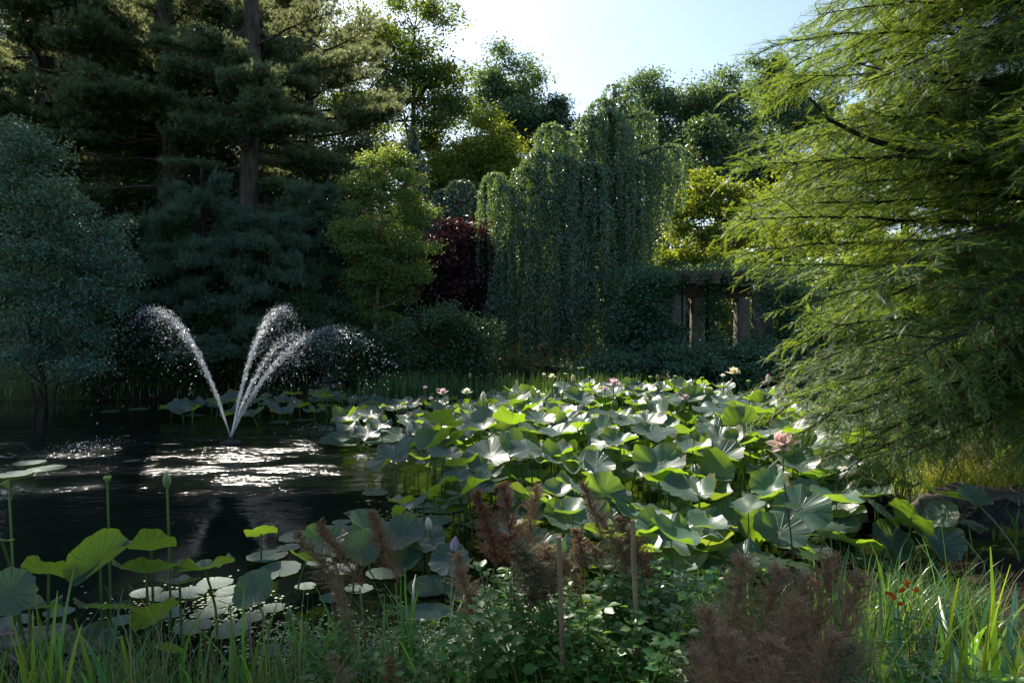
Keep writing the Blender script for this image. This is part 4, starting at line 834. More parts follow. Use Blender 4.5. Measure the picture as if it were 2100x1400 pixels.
HAND = [
    (205, 1152, 150, .62, 50, -60, 8, 'yellow-rimmed folded lotus leaf, the brightest at the lower left'),
    (100, 1172, 125, .60, 38, 95, 4, 'lotus leaf showing its green underside left of the folded yellow leaf'),
    (18, 1215, 120, .60, 52, -70, 2, 'dark blue-green lotus leaf cut by the left edge'),
    (310, 1125, 125, .62, 30, 110, 6, 'lotus leaf with wavy upper rim right of the folded yellow leaf'),
    (300, 1172, 150, .50, 24, 95, 1, 'broad upturned lotus leaf crossed by the tall bud stalk'),
    (420, 1165, 140, .46, 20, 120, 4, 'long wavy lotus leaf right of the tall bud stalk'),
    (368, 1195, 90, .36, 15, 100, 0, 'small lotus leaf low beside the tall bud stalk'),
    (215, 1245, 140, .40, 22, 80, 2, 'lotus leaf seen edge-on behind the grass at lower left'),
    (325, 1268, 120, .34, 48, 150, 6, 'bright green twisted lotus leaf above the lower left grass'),
    (345, 1335, 80, .22, 40, 80, 1, 'small drooping lotus leaf low against the tall bud stalk'),
    (185, 1315, 110, .22, 20, -60, 0, 'blue-green lotus leaf behind the grass near the pinkish stone'),
    (4, 1108, 45, .70, 20, 90, 2, 'small lotus leaf tip at the left edge above the dark blue leaf'),
    (60, 1245, 140, .44, 18, 70, 4, 'shaded lotus leaf under the dark blue leaf at the left edge'),
    (520, 1208, 100, .20, 42, -100, 2, 'dark blue-green lotus leaf tilted to us among the lily pads'),
    (535, 1092, 72, .22, 35, 110, 2, 'lone lotus leaf standing in open water left of the brown plumes'),
    (868, 1012, 185, .46, 34, 165, 5, 'big dark blue lotus leaf at the left front of the bed'),
    (960, 1005, 160, .50, 34, 170, 4, 'wavy dark blue lotus leaf right of the big dark blue one'),
    (828, 1032, 95, .30, 14, 90, 1, 'lotus leaf with a bright upturned rim below the big dark blue leaf'),
    (808, 935, 125, .44, 30, -150, 4, 'leftmost lotus leaf of the main bed, reaching over open water'),
    (888, 915, 100, .60, 8, -130, 7, 'folded green lotus leaf with rolled side near the bed left edge'),
    (905, 868, 105, .76, 28, 60, 1, 'bright green lotus leaf showing sunlit veins below the pink flower'),
    (1005, 935, 120, .60, 24, -110, 0, 'left one of the two overlapping lotus leaves near the bed front'),
    (1062, 922, 110, .66, 30, -60, 3, 'pale funnel-shaped lotus leaf, right one of the overlapping pair'),
    (1050, 868, 95, .80, 25, 80, 3, 'upturned bright lotus leaf behind the pale funnel-shaped leaf'),
    (975, 875, 120, .70, 30, -140, 0, 'dark veined lotus leaf right of the bright sunlit-veined leaf'),
    (1085, 1040, 110, .40, 30, -100, 2, 'lotus leaf behind the tall brown plumes in the centre'),
    (1165, 1062, 130, .40, 28, -60, 0, 'pale lotus leaf behind the plumes right of centre'),
    (1240, 1012, 115, .56, 48, -60, 4, 'blue lotus leaf tilted steeply to the right near the plumes'),
    (1205, 945, 70, .62, 35, -90, 3, 'small funnel lotus leaf above the steep blue leaf'),
    (1350, 955, 130, .66, 28, -95, 3, 'wide dark veined lotus leaf holding the lilac bud'),
    (1370, 985, 100, .56, 30, 90, 1, 'lotus leaf with bright underside just below the lilac bud'),
    (1365, 1098, 150, .42, 22, -80, 4, 'pale sunlit scalloped lotus leaf behind the right-hand stake'),
    (1470, 975, 120, .60, 42, -150, 7, 'folded lotus leaf with a yellow-green edge right of centre'),
    (1475, 935, 110, .70, 22, -80, 3, 'veined dark lotus leaf with pale rim below the bright ones'),
    (1545, 1070, 120, .44, 62, -60, 9, 'crumpled grey-green lotus leaf hanging down at the right'),
    (1640, 1045, 140, .52, 40, -120, 5, 'large blue-grey lotus leaf near the dark stone block'),
    (1600, 1090, 120, .42, 30, -80, 0, 'dark lotus leaf behind the pale lobed herb leaves'),
    (1500, 1060, 110, .36, 28, -90, 0, 'dark shaded lotus leaf left of the crumpled one'),
    (1580, 1000, 100, .60, 35, -140, 3, 'funnel lotus leaf under the big peach flower, left side'),
    (1625, 945, 120, .70, 25, -90, 3, 'wide lotus leaf directly under the big peach flower'),
    (1400, 1000, 110, .56, 20, -90, 2, 'shaded lotus leaf below the leaf holding the lilac bud'),
    (820, 1102, 120, .34, 24, -70, 3, 'cupped blue-green lotus leaf left of the pink bud'),
    (742, 1122, 90, .34, 52, -60, 2, 'heart-shaped lotus leaf with yellow rim between two brown plumes'),
    (668, 1112, 110, .30, 34, -40, 0, 'dark blue lotus leaf behind the leftmost brown plume'),
    (628, 1148, 90, .22, 30, 60, 1, 'lotus leaf with yellow-green underside among floating pads'),
    (755, 1085, 110, .34, 40, -30, 2, 'lotus leaf standing behind the rightmost of the left plumes'),
    (870, 1110, 110, .30, 18, -90, 0, 'lotus leaf behind the white bud near the front'),
    (922, 1150, 110, .26, 25, -90, 2, 'lotus leaf just below the pink bud'),
    (830, 1150, 100, .22, 20, -80, 3, 'low lotus leaf left of the pink bud in shade'),
    (1240, 1070, 90, .4, 22, -90, 0, 'lotus leaf half hidden by the dark plume right of centre'),
    (1800, 1045, 110, .46, 40, -20, 2, 'dark round lotus leaf right of the stone block'),
    (1868, 1058, 100, .50, 55, 20, 5, 'pale lotus leaf standing on edge left of the boulders'),
    (1935, 1012, 95, .60, 20, 20, 2, 'flat lotus leaf in front of the boulders'),
    (1995, 1020, 84, .62, 26, -70, 0, 'dark green lotus leaf overhanging the boulders'),
    (1930, 1056, 80, .48, 40, -150, 2, 'mottled lotus leaf below the flat one by the boulders'),
    (1985, 1072, 90, .40, 12, -10, 5, 'pale bluish lotus leaf edge near the nearly black rock'),
    (1830, 1105, 110, .28, 45, -60, 2, 'pale grey lotus leaf left of the torn lobed one'),
    (1920, 1115, 120, .30, 42, -70, 6, 'pale torn lotus leaf low at the right water edge'),
    (1760, 905, 90, .70, 30, 60, 1, 'bright yellow-green lotus leaf under the cypress tips'),
    (1865, 1000, 60, .5, 20, 90, 3, 'small bright lotus leaf by the bank under the cypress')]
for h in HAND: hand(*h)

FLOWERS = [(908, 810, 9.6, 28, 'petal_pink', .75, 'pink lotus flower at the left of the bed above dark leaves', 'the pink flower at the bed left'),
          (957, 808, 9.8, 26, 'petal_white', .95, 'ragged white lotus flower just right of the pink one', 'the ragged white flower'),
          (1132, 777, 11.6, 22, 'petal_cream', .7, 'cream lotus flower in sun against the weeping tree', 'the cream flower'),
          (1258, 792, 10.4, 34, 'petal_pink', .9, 'pink and white open lotus flower at the middle of the far edge', 'the pink and white open flower'),
          (1240, 801, 10.2, 20, 'petal_lilac', .9, 'faded lilac lotus flower left of the pink and white one', 'the faded lilac flower'),
          (1404, 824, 9.2, 32, 'petal_lilac', .6, 'pale mauve lotus flower amid the bright leaves', 'the pale mauve flower'),
          (1504, 768, 11.2, 32, 'petal_cream', .9, 'dazzling white lotus flower highest at the far right edge', 'the dazzling white flower'),
          (1482, 774, 11.4, 16, 'petal_white', .6, 'small white lotus flower left of the dazzling one', 'the small white flower'),
          (1605, 917, 6.0, 62, 'petal_peach', .85, 'largest lotus flower, peach pink, tilted beside the cypress tips', 'the big peach flower', (.5, -.4), (6, 8, 8)),
          (1066, 984, 6.6, 26, 'petal_lilac', .35, 'faded pink drooping lotus flower among the front leaves', 'the drooping faded flower', (1.6, .3)),
          (884, 820, 9.8, 13, 'petal_lilac', .6, 'small lilac lotus flower left of the pink one', 'the small lilac flower'),
          (872, 797, 12.4, 13, 'petal_lilac', .8, 'tiny lilac lotus flower at the shaded far edge', 'the tiny lilac flower'),
          (898, 802, 12.0, 13, 'petal_lilac', .8, 'tiny violet lotus flower right beside the tiny lilac one', 'the tiny violet flower'),
          (697, 788, 13.4, 10, 'petal_lilac', .6, 'tiny pink lotus flower in the shaded far clump', 'the far pink flower'),
          (1115, 772, 12.2, 14, 'petal_white', .3, 'greyish closing lotus flower left of the cream one', 'the greyish closing flower')]
BUDS = [(930, 1116, 4.9, 30, 'petal_lilac', 'plump pink lotus bud near the front beside the plumes', 'the plump pink bud', .15),
          (880, 1075, 5.2, 26, 'petal_white', 'round white lotus bud behind the plump pink bud', 'the round white bud', -.1),
          (840, 880, 8.6, 26, 'petal_white', 'pinkish white pointed lotus bud at the left edge of the bed', 'the pinkish white bud'),
          (991, 814, 9.6, 20, 'petal_white', 'white lotus bud right of the ragged white flower', 'the white bud'),
          (945, 1020, 6.0, 20, 'bud_green', 'green lotus bud above the wavy dark blue leaf', 'the green bud'),
          (735, 1084, 5.6, 22, 'bud_green', 'dark green lotus bud between the brown plumes', 'the dark green bud'),
          (1175, 776, 11.4, 15, 'petal_cream', 'cream lotus bud right of the cream flower', 'the cream bud'),
          (1172, 754, 11.8, 10, 'bud_green', 'small pale bud standing above the cream bud', 'the small pale bud'),
          (964, 770, 11.8, 11, 'bud_green', 'small pale lotus bud against the rhododendron', 'the small bud by the bush'),
          (1338, 964, 6.6, 20, 'petal_lilac', 'pointed lilac lotus bud set in a dark leaf', 'the lilac bud'),
          (1302, 968, 6.6, 15, 'bud_green', 'green bud left of the lilac bud', 'the green bud left of the lilac one'),
          (1424, 786, 10.6, 14, 'bud_green', 'green lotus bud above the bright leaves right of centre', 'the green bud above the bright leaves'),
          (1348, 774, 11.2, 11, 'bud_green', 'pale green lotus bud at the far edge, right of centre', 'the pale green bud'),
          (1575, 776, 10.8, 17, 'petal_pink', 'pink lotus bud at the far edge beside the cypress', 'the far pink bud'),
          (1257, 830, 9.4, 17, 'bud_green', 'green lotus bud below the pink and white open flower', 'the green bud below the open flower'),
          (1116, 828, 9.6, 13, 'bud_green', 'yellow-green lotus bud below the cream flower', 'the yellow-green bud'),
          (1598, 870, 8.0, 15, 'bud_green', 'green lotus bud above the big peach flower', 'the green bud above the peach flower'),
          (1655, 822, 8.6, 13, 'bud_green', 'slim green lotus bud half hidden by cypress twigs', 'the slim bud by the cypress'),
          (343, 985, 4.3, 30, 'bud_green', 'pale green lotus bud on a tall stalk at the lower left', 'the tall-stalked bud', -.05),
          (594, 1258, 3.9, 22, 'bud_green', 'round green bud among the grass left of centre', 'the round bud in the grass'),
          (1466, 1078, 4.9, 15, 'bud_green', 'small green bud on a thin stalk right of the pale leaf', 'the small thin-stalked bud'),
          (1180, 958, 6.9, 12, 'bud_green', 'tiny green bud in the middle of the bed', 'the tiny green bud')]
PODS = [(220, 985, 4.4, 16, 'lotus seed pod with withered stamens on a tall stalk, lower left', 'the withered seed pod', .1), (18, 994, 4.4, 18, 'lotus seed pod on a bent stalk at the left edge', 'the leftmost seed pod', -.5),
          (1385, 765 + 10, 11.0, 9, 'small seed pod at the far edge behind the brightest leaf', 'the small seed pod'), (1334, 776, 11.0, 9, 'seed pod left of the pale green bud', 'the pod left of the pale green bud'), (1440, 778, 11.0, 9, 'seed pod right of the green bud above the bright leaves', 'the pod right of the green bud'), (1535, 785, 10.8, 10, 'seed pod right of the dazzling white flower', 'the pod by the dazzling flower'), (1188, 758, 11.9, 8, 'left pod of the close pair on thin stalks by the weeping tree', 'the left pod of the pair'), (1195, 757, 11.9, 8, 'right pod of the close pair on thin stalks by the weeping tree', 'the right pod of the pair'), (1160, 770, 11.6, 9, 'seed pod between the cream flower and the cream bud', 'the pod between cream blooms'), (1209, 776, 11.4, 7, 'small seed pod right of the cream bud', 'the pod right of the cream bud')]
def poly_in(x, y, poly): return sdist(np.array([x]), np.array([y]), np.array(poly, float))[0] < 0
ZONES = [  # plan outline, count, spacing, height range, radius range
    ([(-1.0, 7.2), (-1.3, 8.6), (-.9, 10.4), (-.3, 12.6), (2.2, 12.9), (4.4, 12.6), (4.7, 10.2), (4.0, 7.8), (3.2, 6.2), (2.6, 5.0), (1.6, 4.55), (.4, 4.7), (-.2, 5.6), (-.6, 6.4)], 215, .30, (.52, .96), (.19, .29)),
    ([(-7.0, 13.2), (-6.6, 14.6), (-3.4, 15.0), (-2.2, 14.0), (-2.6, 12.2), (-4.6, 12.6)], 32, .44, (.22, .50), (.20, .31)),
    ([(-2.9, 10.6), (-2.6, 12.4), (-1.9, 13.6), (-.2, 13.2), (-.6, 10.6), (-1.1, 9.3), (-2.0, 9.6)], 28, .42, (.34, .66), (.20, .31))]
rngL = np.random.default_rng(31); placed = [np.array(l[0].location[:2]) for l in LEAVES]
for zi, (poly, cnt, spc, zr, rr) in enumerate(ZONES):
    pa = np.array(poly); lo, hi = pa.min(0), pa.max(0); made = 0
    for _ in range(cnt * 60):
        if made >= cnt: break
        q = rngL.uniform(lo, hi)
        if not poly_in(q[0], q[1], poly): continue
        if min(np.hypot(*(q - b)) for b in placed) < spc * rngL.uniform(.75, 1.15) * (.8 if q[1] < 7 else 1.05): continue
        edge = -sdist(np.array([q[0]]), np.array([q[1]]), pa)[0]
        z = zr[0] + (zr[1] - zr[0]) * min(1, edge / 1.0) * rngL.uniform(.55, 1.0) - .1 * rngL.uniform()
        near = max(0, 7.0 - q[1]) / 2.5
        if zi == 0: z -= .24 * near
        lx, ly = proj((q[0], q[1], z)); lw = .27 * 1400 / q[1]
        if any(q[1] < b[2] - .05 and abs(lx - b[0]) < lw + 6 and ly - lw * .75 < b[1] + b[3] * .8 for b in FLOWERS + BUDS[:10]): continue
        lotus_leaf(np.array([q[0], q[1], z]), rngL.uniform(*rr) * (1 - .18 * min(1, near)), rad_(abs(rngL.normal(0, 13)) + 4), rngL.uniform(0, 6.28) if rngL.uniform() < .28 else rngL.normal(-1.9, .8), int(rngL.choice([0, 1, 2, 3, 4, 5, 6, 7, 9], p=[.16, .16, .12, .16, .12, .08, .12, .05, .03])))
        placed.append(q); made += 1

# the low young leaves under the bed, too many and too hidden to tell apart
M['lotus_low'] = leafmat('young_lotus_leaves', (.045, .085, .055), (.28, .42, .03), .40, .42, .5, .3, .02)
gq = G(); BV = []
for me in [blade_mesh(60 + i, .26 + .1 * (i % 3), .12, 3 + i % 2, nr=3, ns=22) for i in range(7)]:
    v = np.zeros(len(me.vertices) * 3, np.float32); me.vertices.foreach_get("co", v); f3 = [list(p.vertices) for p in me.polygons if len(p.vertices) == 3]; f4 = [list(p.vertices) for p in me.polygons if len(p.vertices) == 4]; BV.append((v.reshape(-1, 3), np.array(f3), np.array(f4)))
pa = np.array(ZONES[0][0]); made = 0
while made < 400:
    q = rngL.uniform(pa.min(0), pa.max(0))
    if q[1] > 6.5 and rngL.uniform() < .45: continue
    if sdist(np.array([q[0]]), np.array([q[1]]), pa)[0] > .1: continue
    z = rngL.uniform(.08, .60); r_ = rngL.uniform(.12, .22); v, f3, f4 = BV[rngL.integers(0, 7)]; m_ = np.array(Euler((rngL.normal() * .22, rngL.normal() * .22, rngL.uniform(0, 6.28))).to_matrix())
    gq.add(v @ m_.T * r_ + [q[0], q[1], z], f3); n0 = gq.n - len(v); gq.f.append(f4 + n0); tube(gq, [(q[0], q[1], -.3), (q[0] + .01, q[1], z / 2), (q[0], q[1], z)], .005, 3); made += 1
tag(gq.build('young_lotus_leaves', M['lotus_low'], None, True, 'stuff'), 'low young lotus leaves filling the bed between taller stalks', 'lotus leaves')

# flowers, buds and seed pods
def petal_mesh(seed, w, curl, mat, tipw=.35):
    rng = np.random.default_rng(seed); g = G(); nu, nv = 7, 5; V = []; F = []
    for i in range(nu):
        t = i / (nu - 1); wd = w * math.sin(math.pi * min(1, .12 + .80 * t) ** .9) * (1 if t < .6 else 1 - .25 * (t - .6))
        if i == nu - 1: wd = w * .06
        for j in range(nv):
            s = (j / (nv - 1) - .5) * 2
            V.append([s * wd, t, curl * t * t + .55 * wd * s * s * (1 - .3 * t)])
    for i in range(nu - 1):
        for j in range(nv - 1): a = i * nv + j; F.append([a, a + 1, a + nv + 1, a + nv])
    g.add(V, F); me = g.mesh('petal'); me.polygons.foreach_set("use_smooth", np.ones(len(me.polygons), bool)); me.materials.append(M[mat]); return me
PM = {}
def pm(mat):
    if mat not in PM: PM[mat] = [petal_mesh(1, .27, -.10, mat), petal_mesh(2, .30, .12, mat), petal_mesh(3, .24, .30, mat)]
    return PM[mat]
podm = G(); a_ = np.arange(10) * 2 * math.pi / 10
prof = [(.10, 0), (.22, .25), (.42, .62), (.50, .85), (.47, .95), (.0, .93)]
podm.add(np.concatenate([np.stack([r_ * np.cos(a_), r_ * np.sin(a_), 0 * a_ + z_], 1) for r_, z_ in prof]), [[i * 10 + j, i * 10 + (j + 1) % 10, i * 10 + 10 + (j + 1) % 10, i * 10 + 10 + j] for i in range(5) for j in range(10)])
PODM = podm.mesh('seed_head'); PODM.polygons.foreach_set("use_smooth", np.ones(len(PODM.polygons), bool)); PODM.materials.append(M['pod'])
sg = G(); n_ = 40; dd_ = sph(n_); dd_[:, 2] = abs(dd_[:, 2]) * .5 + .3; X_, Y_, Z_ = frames(dd_, sph(n_)); sg.scatter(np.array([[-.03, 0, 0], [.03, 0, 0], [.05, 1, 0], [-.05, 1, 0]]), np.array([[0, 1, 2, 3]]), np.zeros((n_, 3)), X_, Y_, Z_, np.full(n_, .42)); STAM = sg.mesh('stamens'); STAM.materials.append(M['stamen'])
LAND = []
def flower_base(name, label, cat, px, py, d, group):
    p = P(px, py, d); o = thing(name, label, cat, (p[0], p[1], 0), group=group); return p, o
def lotus_flower(px, py, d, wpx, mat, openness, label, short, tilt=(0, 0), npet=(5, 6, 5)):
    p, o = flower_base('lotus_flower', label, 'lotus flower', px, py, d, 'lotus flowers'); s = wpx / 2 * d / 1400 * 1.15
    add_stalk(o, p[2]); LAND.append((px, py, d, short)); rng = np.random.default_rng(int(px * 7 + py))
    base = Euler((tilt[0], tilt[1], 0)).to_matrix()
    for ring, n in enumerate(npet):
        for k in range(n):
            a = 2 * math.pi * (k + .5 * ring) / n + rng.uniform(-.15, .15); el = rad_((20, 48, 70)[ring] + (1 - openness) * (60, 34, 16)[ring] + rng.uniform(-8, 8))
            b = link('petal', pm(mat)[ring], None, o); b.location = (0, 0, p[2])
            m_ = base @ Matrix.Rotation(a, 3, 'Z') @ Matrix.Rotation(el, 3, 'X'); b.rotation_euler = m_.to_euler(); b.scale = (s, s * (1, .95, .85)[ring], s)
    h = link('seed_head', PODM, None, o); h.location = (0, 0, p[2]); h.scale = (s * .5,) * 3; h.rotation_euler = base.to_euler()
    if openness > .6:
        k_ = link('stamens', STAM, None, h); k_.scale = (2, 2, 2)
def lotus_bud(px, py, d, hpx, mat, label, short, lean=0.0):
    p, o = flower_base('lotus_bud', label, 'lotus bud', px, py + hpx * .45, d, 'lotus buds'); s = hpx * d / 1400; add_stalk(o, p[2]); LAND.append((px, py, d, short))
    for k in range(6):
        b = link('petal', pm(mat)[2], None, o); b.location = (0, 0, p[2]); m_ = Matrix.Rotation(lean, 3, 'Y') @ Matrix.Rotation(k * 1.047, 3, 'Z') @ Matrix.Rotation(rad_(70), 3, 'X'); b.rotation_euler = m_.to_euler(); b.scale = (s * 1.25, s, s)
def seed_pod(px, py, d, wpx, label, short, lean=0.0):
    p, o = flower_base('lotus_seed_pod', label, 'seed pod', px, py + wpx * .4, d, 'lotus seed pods'); s = wpx * d / 1400; add_stalk(o, p[2]); LAND.append((px, py, d, short))
    h = link('seed_head', PODM, None, o); h.location = (0, 0, p[2]); h.scale = (s,) * 3; h.rotation_euler = (0.1, lean, 0)
for a in FLOWERS: lotus_flower(*a)
for a in BUDS: lotus_bud(*a)
for a in PODS: seed_pod(*a)
# say which leaf is which by the bloom it stands next to
seen = {}
for lf in LEAVES:
    if lf[0]["label"]: continue
    o, px, py, d, rd, tl = lf
    best = sorted(LAND, key=lambda q: math.hypot(q[0] - px, (q[1] - py) * 1.5))[:2]
    def rel(q):
        dx, dy = px - q[0], py - q[1]
        if abs(dx) > abs(dy) * 1.2: return 'right of' if dx > 0 else 'left of'
        return 'below' if dy > 0 else 'above'
    size = 'broad ' if rd > .30 else ('small ' if rd < .24 else '')
    for lab in (f"{size}lotus leaf {rel(best[0])} {best[0][3]}", f"{size}lotus leaf {rel(best[0])} {best[0][3]} and {rel(best[1])} {best[1][3]}", f"{'tilted ' if tl > .3 else 'level '}{size}lotus leaf {rel(best[0])} {best[0][3]}", f"{'tilted ' if tl > .3 else 'level '}{size}lotus leaf {rel(best[0])} {best[0][3]} and {rel(best[1])} {best[1][3]}"):
        if len(lab.split()) <= 16 and lab not in seen: break
    if len(lab.split()) > 16: lab = f"{'tilted ' if tl > .3 else 'level '}{size}lotus leaf {rel(best[0])} {best[0][3]}"
    seen[lab] = 1; o["label"] = lab

def single_out(objs):
    by = {}
    for o, x in objs: by.setdefault(o["label"], []).append((x, o))
    for lab, q in by.items():
        if len(q) < 2: continue
        q.sort(key=lambda t: t[0]); words = {2: ['left one', 'right one'], 3: ['left one', 'middle one', 'right one']}.get(len(q), ['leftmost', 'second from left', 'third from left', 'fourth from left', 'fifth from left', 'sixth from left', 'seventh from left', 'eighth from left', 'ninth from left'][:len(q)])
        for (x, o), w_ in zip(q, words):
            base = lab if len(lab.split()) + len(w_.split()) <= 16 else lab.replace(' and ', ', ').replace('level ', '').replace('tilted ', '').replace('small lotus leaf', 'small leaf')
            if len(base.split()) + len(w_.split()) <= 16: o["label"] = base + ', ' + w_
single_out([(l[0], l[1]) for l in LEAVES])
# floating pads
PADL = [(95, 960, 72, 'pale floating pad alone on the water at the left'), (28, 972, 70, 'floating pad at the left edge of the sunlit water'), (270, 945, 34, 'small yellowish pad floating left of the bright glitter'), (60, 948, 60, 'thin floating pad just behind the pale lone pad'), (745, 897, 190, 'wide yellow-green mat of algae beside the lotus bed'), (690, 905, 80, 'narrow algae patch left of the wide yellow-green mat'),
        (285, 838, 40, 'far floating pad left of the fountain jet'), (225, 843, 40, 'far floating pad at the left under the spray'), (395, 852, 50, 'far floating pad below the shaded lotus clump'), (575, 865, 46, 'far floating pad right of the fountain'), (625, 861, 40, 'far pad beside the shaded lotus clump at right'),
        (612, 1100, 80, 'upper floating pad left of the brown plumes'), (685, 1090, 110, 'long bright floating pad behind the leftmost plumes'), (592, 1122, 50, 'small floating pad with a notch near the dark blue leaf'), (548, 1140, 78, 'oval floating pad left of the plumes'), (575, 1165, 90, 'bright grey-green floating pad below the oval one'), (540, 1180, 70, 'floating pad touching the tilted dark leaf'), (627, 1202, 46, 'lone floating pad in dark water left of the plumes'), (655, 1150, 60, 'floating pad under the leftmost plume'),
        (440, 1195, 70, 'floating pad at the back of the lower left raft'), (390, 1215, 70, 'floating pad in the middle of the lower left raft'), (455, 1232, 66, 'floating pad on the right of the lower left raft'), (340, 1222, 60, 'floating pad on the left of the lower left raft'), (300, 1215, 60, 'floating pad behind the bright twisted leaf'), (430, 1255, 60, 'floating pad at the front of the lower left raft'), (395, 1285, 80, 'floating pad right of the tall bud stalk'), (475, 1290, 90, 'glittering floating pad in front of the raft'), (500, 1215, 110, 'floating pad beneath the tilted dark leaf'), (470, 1210, 60, 'floating pad wedged behind the tilted dark leaf'), (25, 1275, 84, 'floating pad behind the stalks at the left edge'), (560, 1330, 60, 'floating pad near the grass at bottom left'),
        (885, 1200, 120, 'dark floating pad below the pink bud'), (870, 1255, 110, 'floating pad between grass and pink bud'), (960, 1215, 90, 'floating pad behind the tan plume'), (905, 1040, 100, 'floating pad under the wavy dark blue leaf'), (890, 1068, 80, 'floating pad beside the round white bud'), (1120, 1030, 120, 'sunlit floating pad behind the tall plumes'), (1190, 1018, 100, 'bright floating pad left of the steep blue leaf'), (1440, 1140, 140, 'grey-green floating pad at the right among iris blades'), (1400, 1165, 120, 'floating pad beneath the pale scalloped leaf'), (1500, 1180, 110, 'floating pad behind the big brown plumes'), (1860, 1140, 120, 'floating pad at the right shore near the fine grass'), (1790, 1150, 90, 'floating pad left of the right shore'), (1960, 1150, 90, 'thin floating pad below the nearly black rock'), (1960, 1128, 70, 'white-lit floating pad edge by the nearly black rock'), (700, 1165, 70, 'floating pad between the two left plumes'), (790, 1175, 80, 'floating pad right of the left plumes'), (985, 1075, 70, 'floating pad behind the purple plume'), (735, 1205, 60, 'floating pad in dark water right of the lone pad'), (680, 1225, 54, 'small floating pad below the leftmost plume'), (520, 1265, 60, 'floating pad left of the round bud in the grass'), (560, 1245, 50, 'small floating pad between the raft and the lone pad'), (350, 1255, 64, 'floating pad behind the bright twisted leaf, low'), (770, 1010, 60, 'floating pad off the left tip of the big dark blue leaf'), (740, 1050, 66, 'floating pad in open water left of the lotus bed'), (700, 1070, 40, 'tiny floating pad left of the lotus bed in open water'), (120, 1255, 60, 'floating pad behind the stalks near the pinkish stone'), (250, 1270, 60, 'floating pad in dark water under the edge-on leaf')]
for i, (px, py, wp, lab) in enumerate(PADL):
    p = PZ(px, py, .012); o = link('lily_pad', PADS[i % 4], None); o.location = (p[0], p[1], .010 + .003 * (i % 3)); r_ = wp / 2 * p[1] / 1400
    o.scale = (r_, r_ * random.uniform(.8, 1.0), r_); o.rotation_euler = (0, 0, random.uniform(0, 6.28)); tag(o, lab, 'lily pad', 'floating pads on the pond')

# ------------------------------------------------------------------ fountain
def dropmat():
    m, t, out = newmat('water_drops'); a = N(t, "ShaderNodeBsdfTranslucent"); a.inputs[0].default_value = (.86, .90, .95, 1)
    b = N(t, "ShaderNodeBsdfGlossy"); b.inputs["Roughness"].default_value = .25; b.inputs[0].default_value = (.9, .92, .95, 1); mx = N(t, "ShaderNodeMixShader"); mx.inputs[0].default_value = .4
    L(t, a.outputs[0], mx.inputs[1]); L(t, b.outputs[0], mx.inputs[2]); L(t, mx.outputs[0], out.inputs[0]); return m
M['drop'] = dropmat()
DROP = np.array([[1, 0, 0], [-.5, 0, .87], [-.5, 0, -.87], [0, 1.0, 0], [0, -1, 0]], float); DROP_F = np.array([[0, 1, 3], [1, 2, 3], [2, 0, 3], [1, 0, 4], [2, 1, 4], [0, 2, 4]])
def fountain():
    rng = np.random.default_rng(9); o = thing('fountain', 'pond fountain throwing four arching jets of glittering drops', 'fountain', (FN[0], FN[1], 0))
    g = G(); prof = [(.16, -.3), (.16, .02), (.10, .04), (.05, .06), (.03, .10), (.0, .10)]; a = np.arange(12) * 2 * math.pi / 12
    g.add(np.concatenate([np.stack([r_ * np.cos(a), r_ * np.sin(a), 0 * a + z_], 1) for r_, z_ in prof]), [[i * 12 + j, i * 12 + (j + 1) % 12, i * 12 + 12 + (j + 1) % 12, i * 12 + 12 + j] for i in range(5) for j in range(12)]); g.build('nozzle', M['rock_dark'], o)
    for (dx, dy, h, n) in [(-2.15, -.45, 2.03, 5600), (1.25, 1.3, 2.06, 5600), (3.2, .25, 1.72, 4400), (1.75, 1.35, 1.62, 2600)]:
        g = G(); vz = math.sqrt(2 * 9.81 * h); T = 2 * vz / 9.81; v0 = np.array([dx / T, dy / T, vz])
        def traj(t): return np.stack([v0[0] * t, v0[1] * t, v0[2] * t - 4.905 * t * t + .08], -1)
        ts = np.linspace(0, T * .17, 10); pts = traj(ts)
        for k in range(4):
            q = pts + np.cumsum(rng.normal(size=pts.shape) * .004, 0) + rng.normal(size=3) * .006; tube(g, q, np.linspace(.0042, .0018, 10), 5)
        t = T * (.06 + .90 * rng.beta(1.35, 2.6, n)); f = t / T
        p = traj(t); sp_ = .010 + .085 * f ** 1.2
        p = p + rng.normal(size=(n, 3)) * sp_[:, None]
        fall = rng.exponential(.15, n) * np.clip(f * 2.2, 0, 1) ** 1.4 * (rng.uniform(size=n) < .55); p[:, 2] -= fall * 1.6; p[:, 0] -= v0[0] * fall * .35
        vel = np.stack([np.full(n, v0[0]), np.full(n, v0[1]), v0[2] - 9.81 * t - fall * 5], 1) + rng.normal(size=(n, 3)) * .5
        k = (p[:, 2] > .02) & ((f < .58) | (rng.uniform(size=n) < .35)); p, vel, f = p[k], vel[k], f[k]
        X, Y, Z = frames(vel, sph(len(p), rng)); s = rng.lognormal(-6.2, .45, len(p)) * (1.0 + .4 * f)
        st_ = np.clip(np.linalg.norm(vel, axis=1) * .9, 1.4, 5.0)
        g.scatter(DROP, DROP_F, p, X, Y, Z, np.stack([s, s * st_, s], 1)); g.build('jet', M['drop'], o, True, 'stuff')
        # splash where the jet comes down
        g = G(); m_ = 260; c = np.array([dx * .95, dy * .95, 0]); q = c + np.stack([rng.normal(size=m_) * .32, rng.normal(size=m_) * .28, rng.exponential(.035, m_) + .008], 1); X, Y, Z = frames(sph(m_, rng), sph(m_, rng)); s = rng.lognormal(-5.4, .4, m_)
        g.scatter(DROP, DROP_F, q, X, Y, Z, np.stack([s, s * 1.3, s], 1)); g.build('splash', M['drop'], o, True, 'stuff')
fountain()
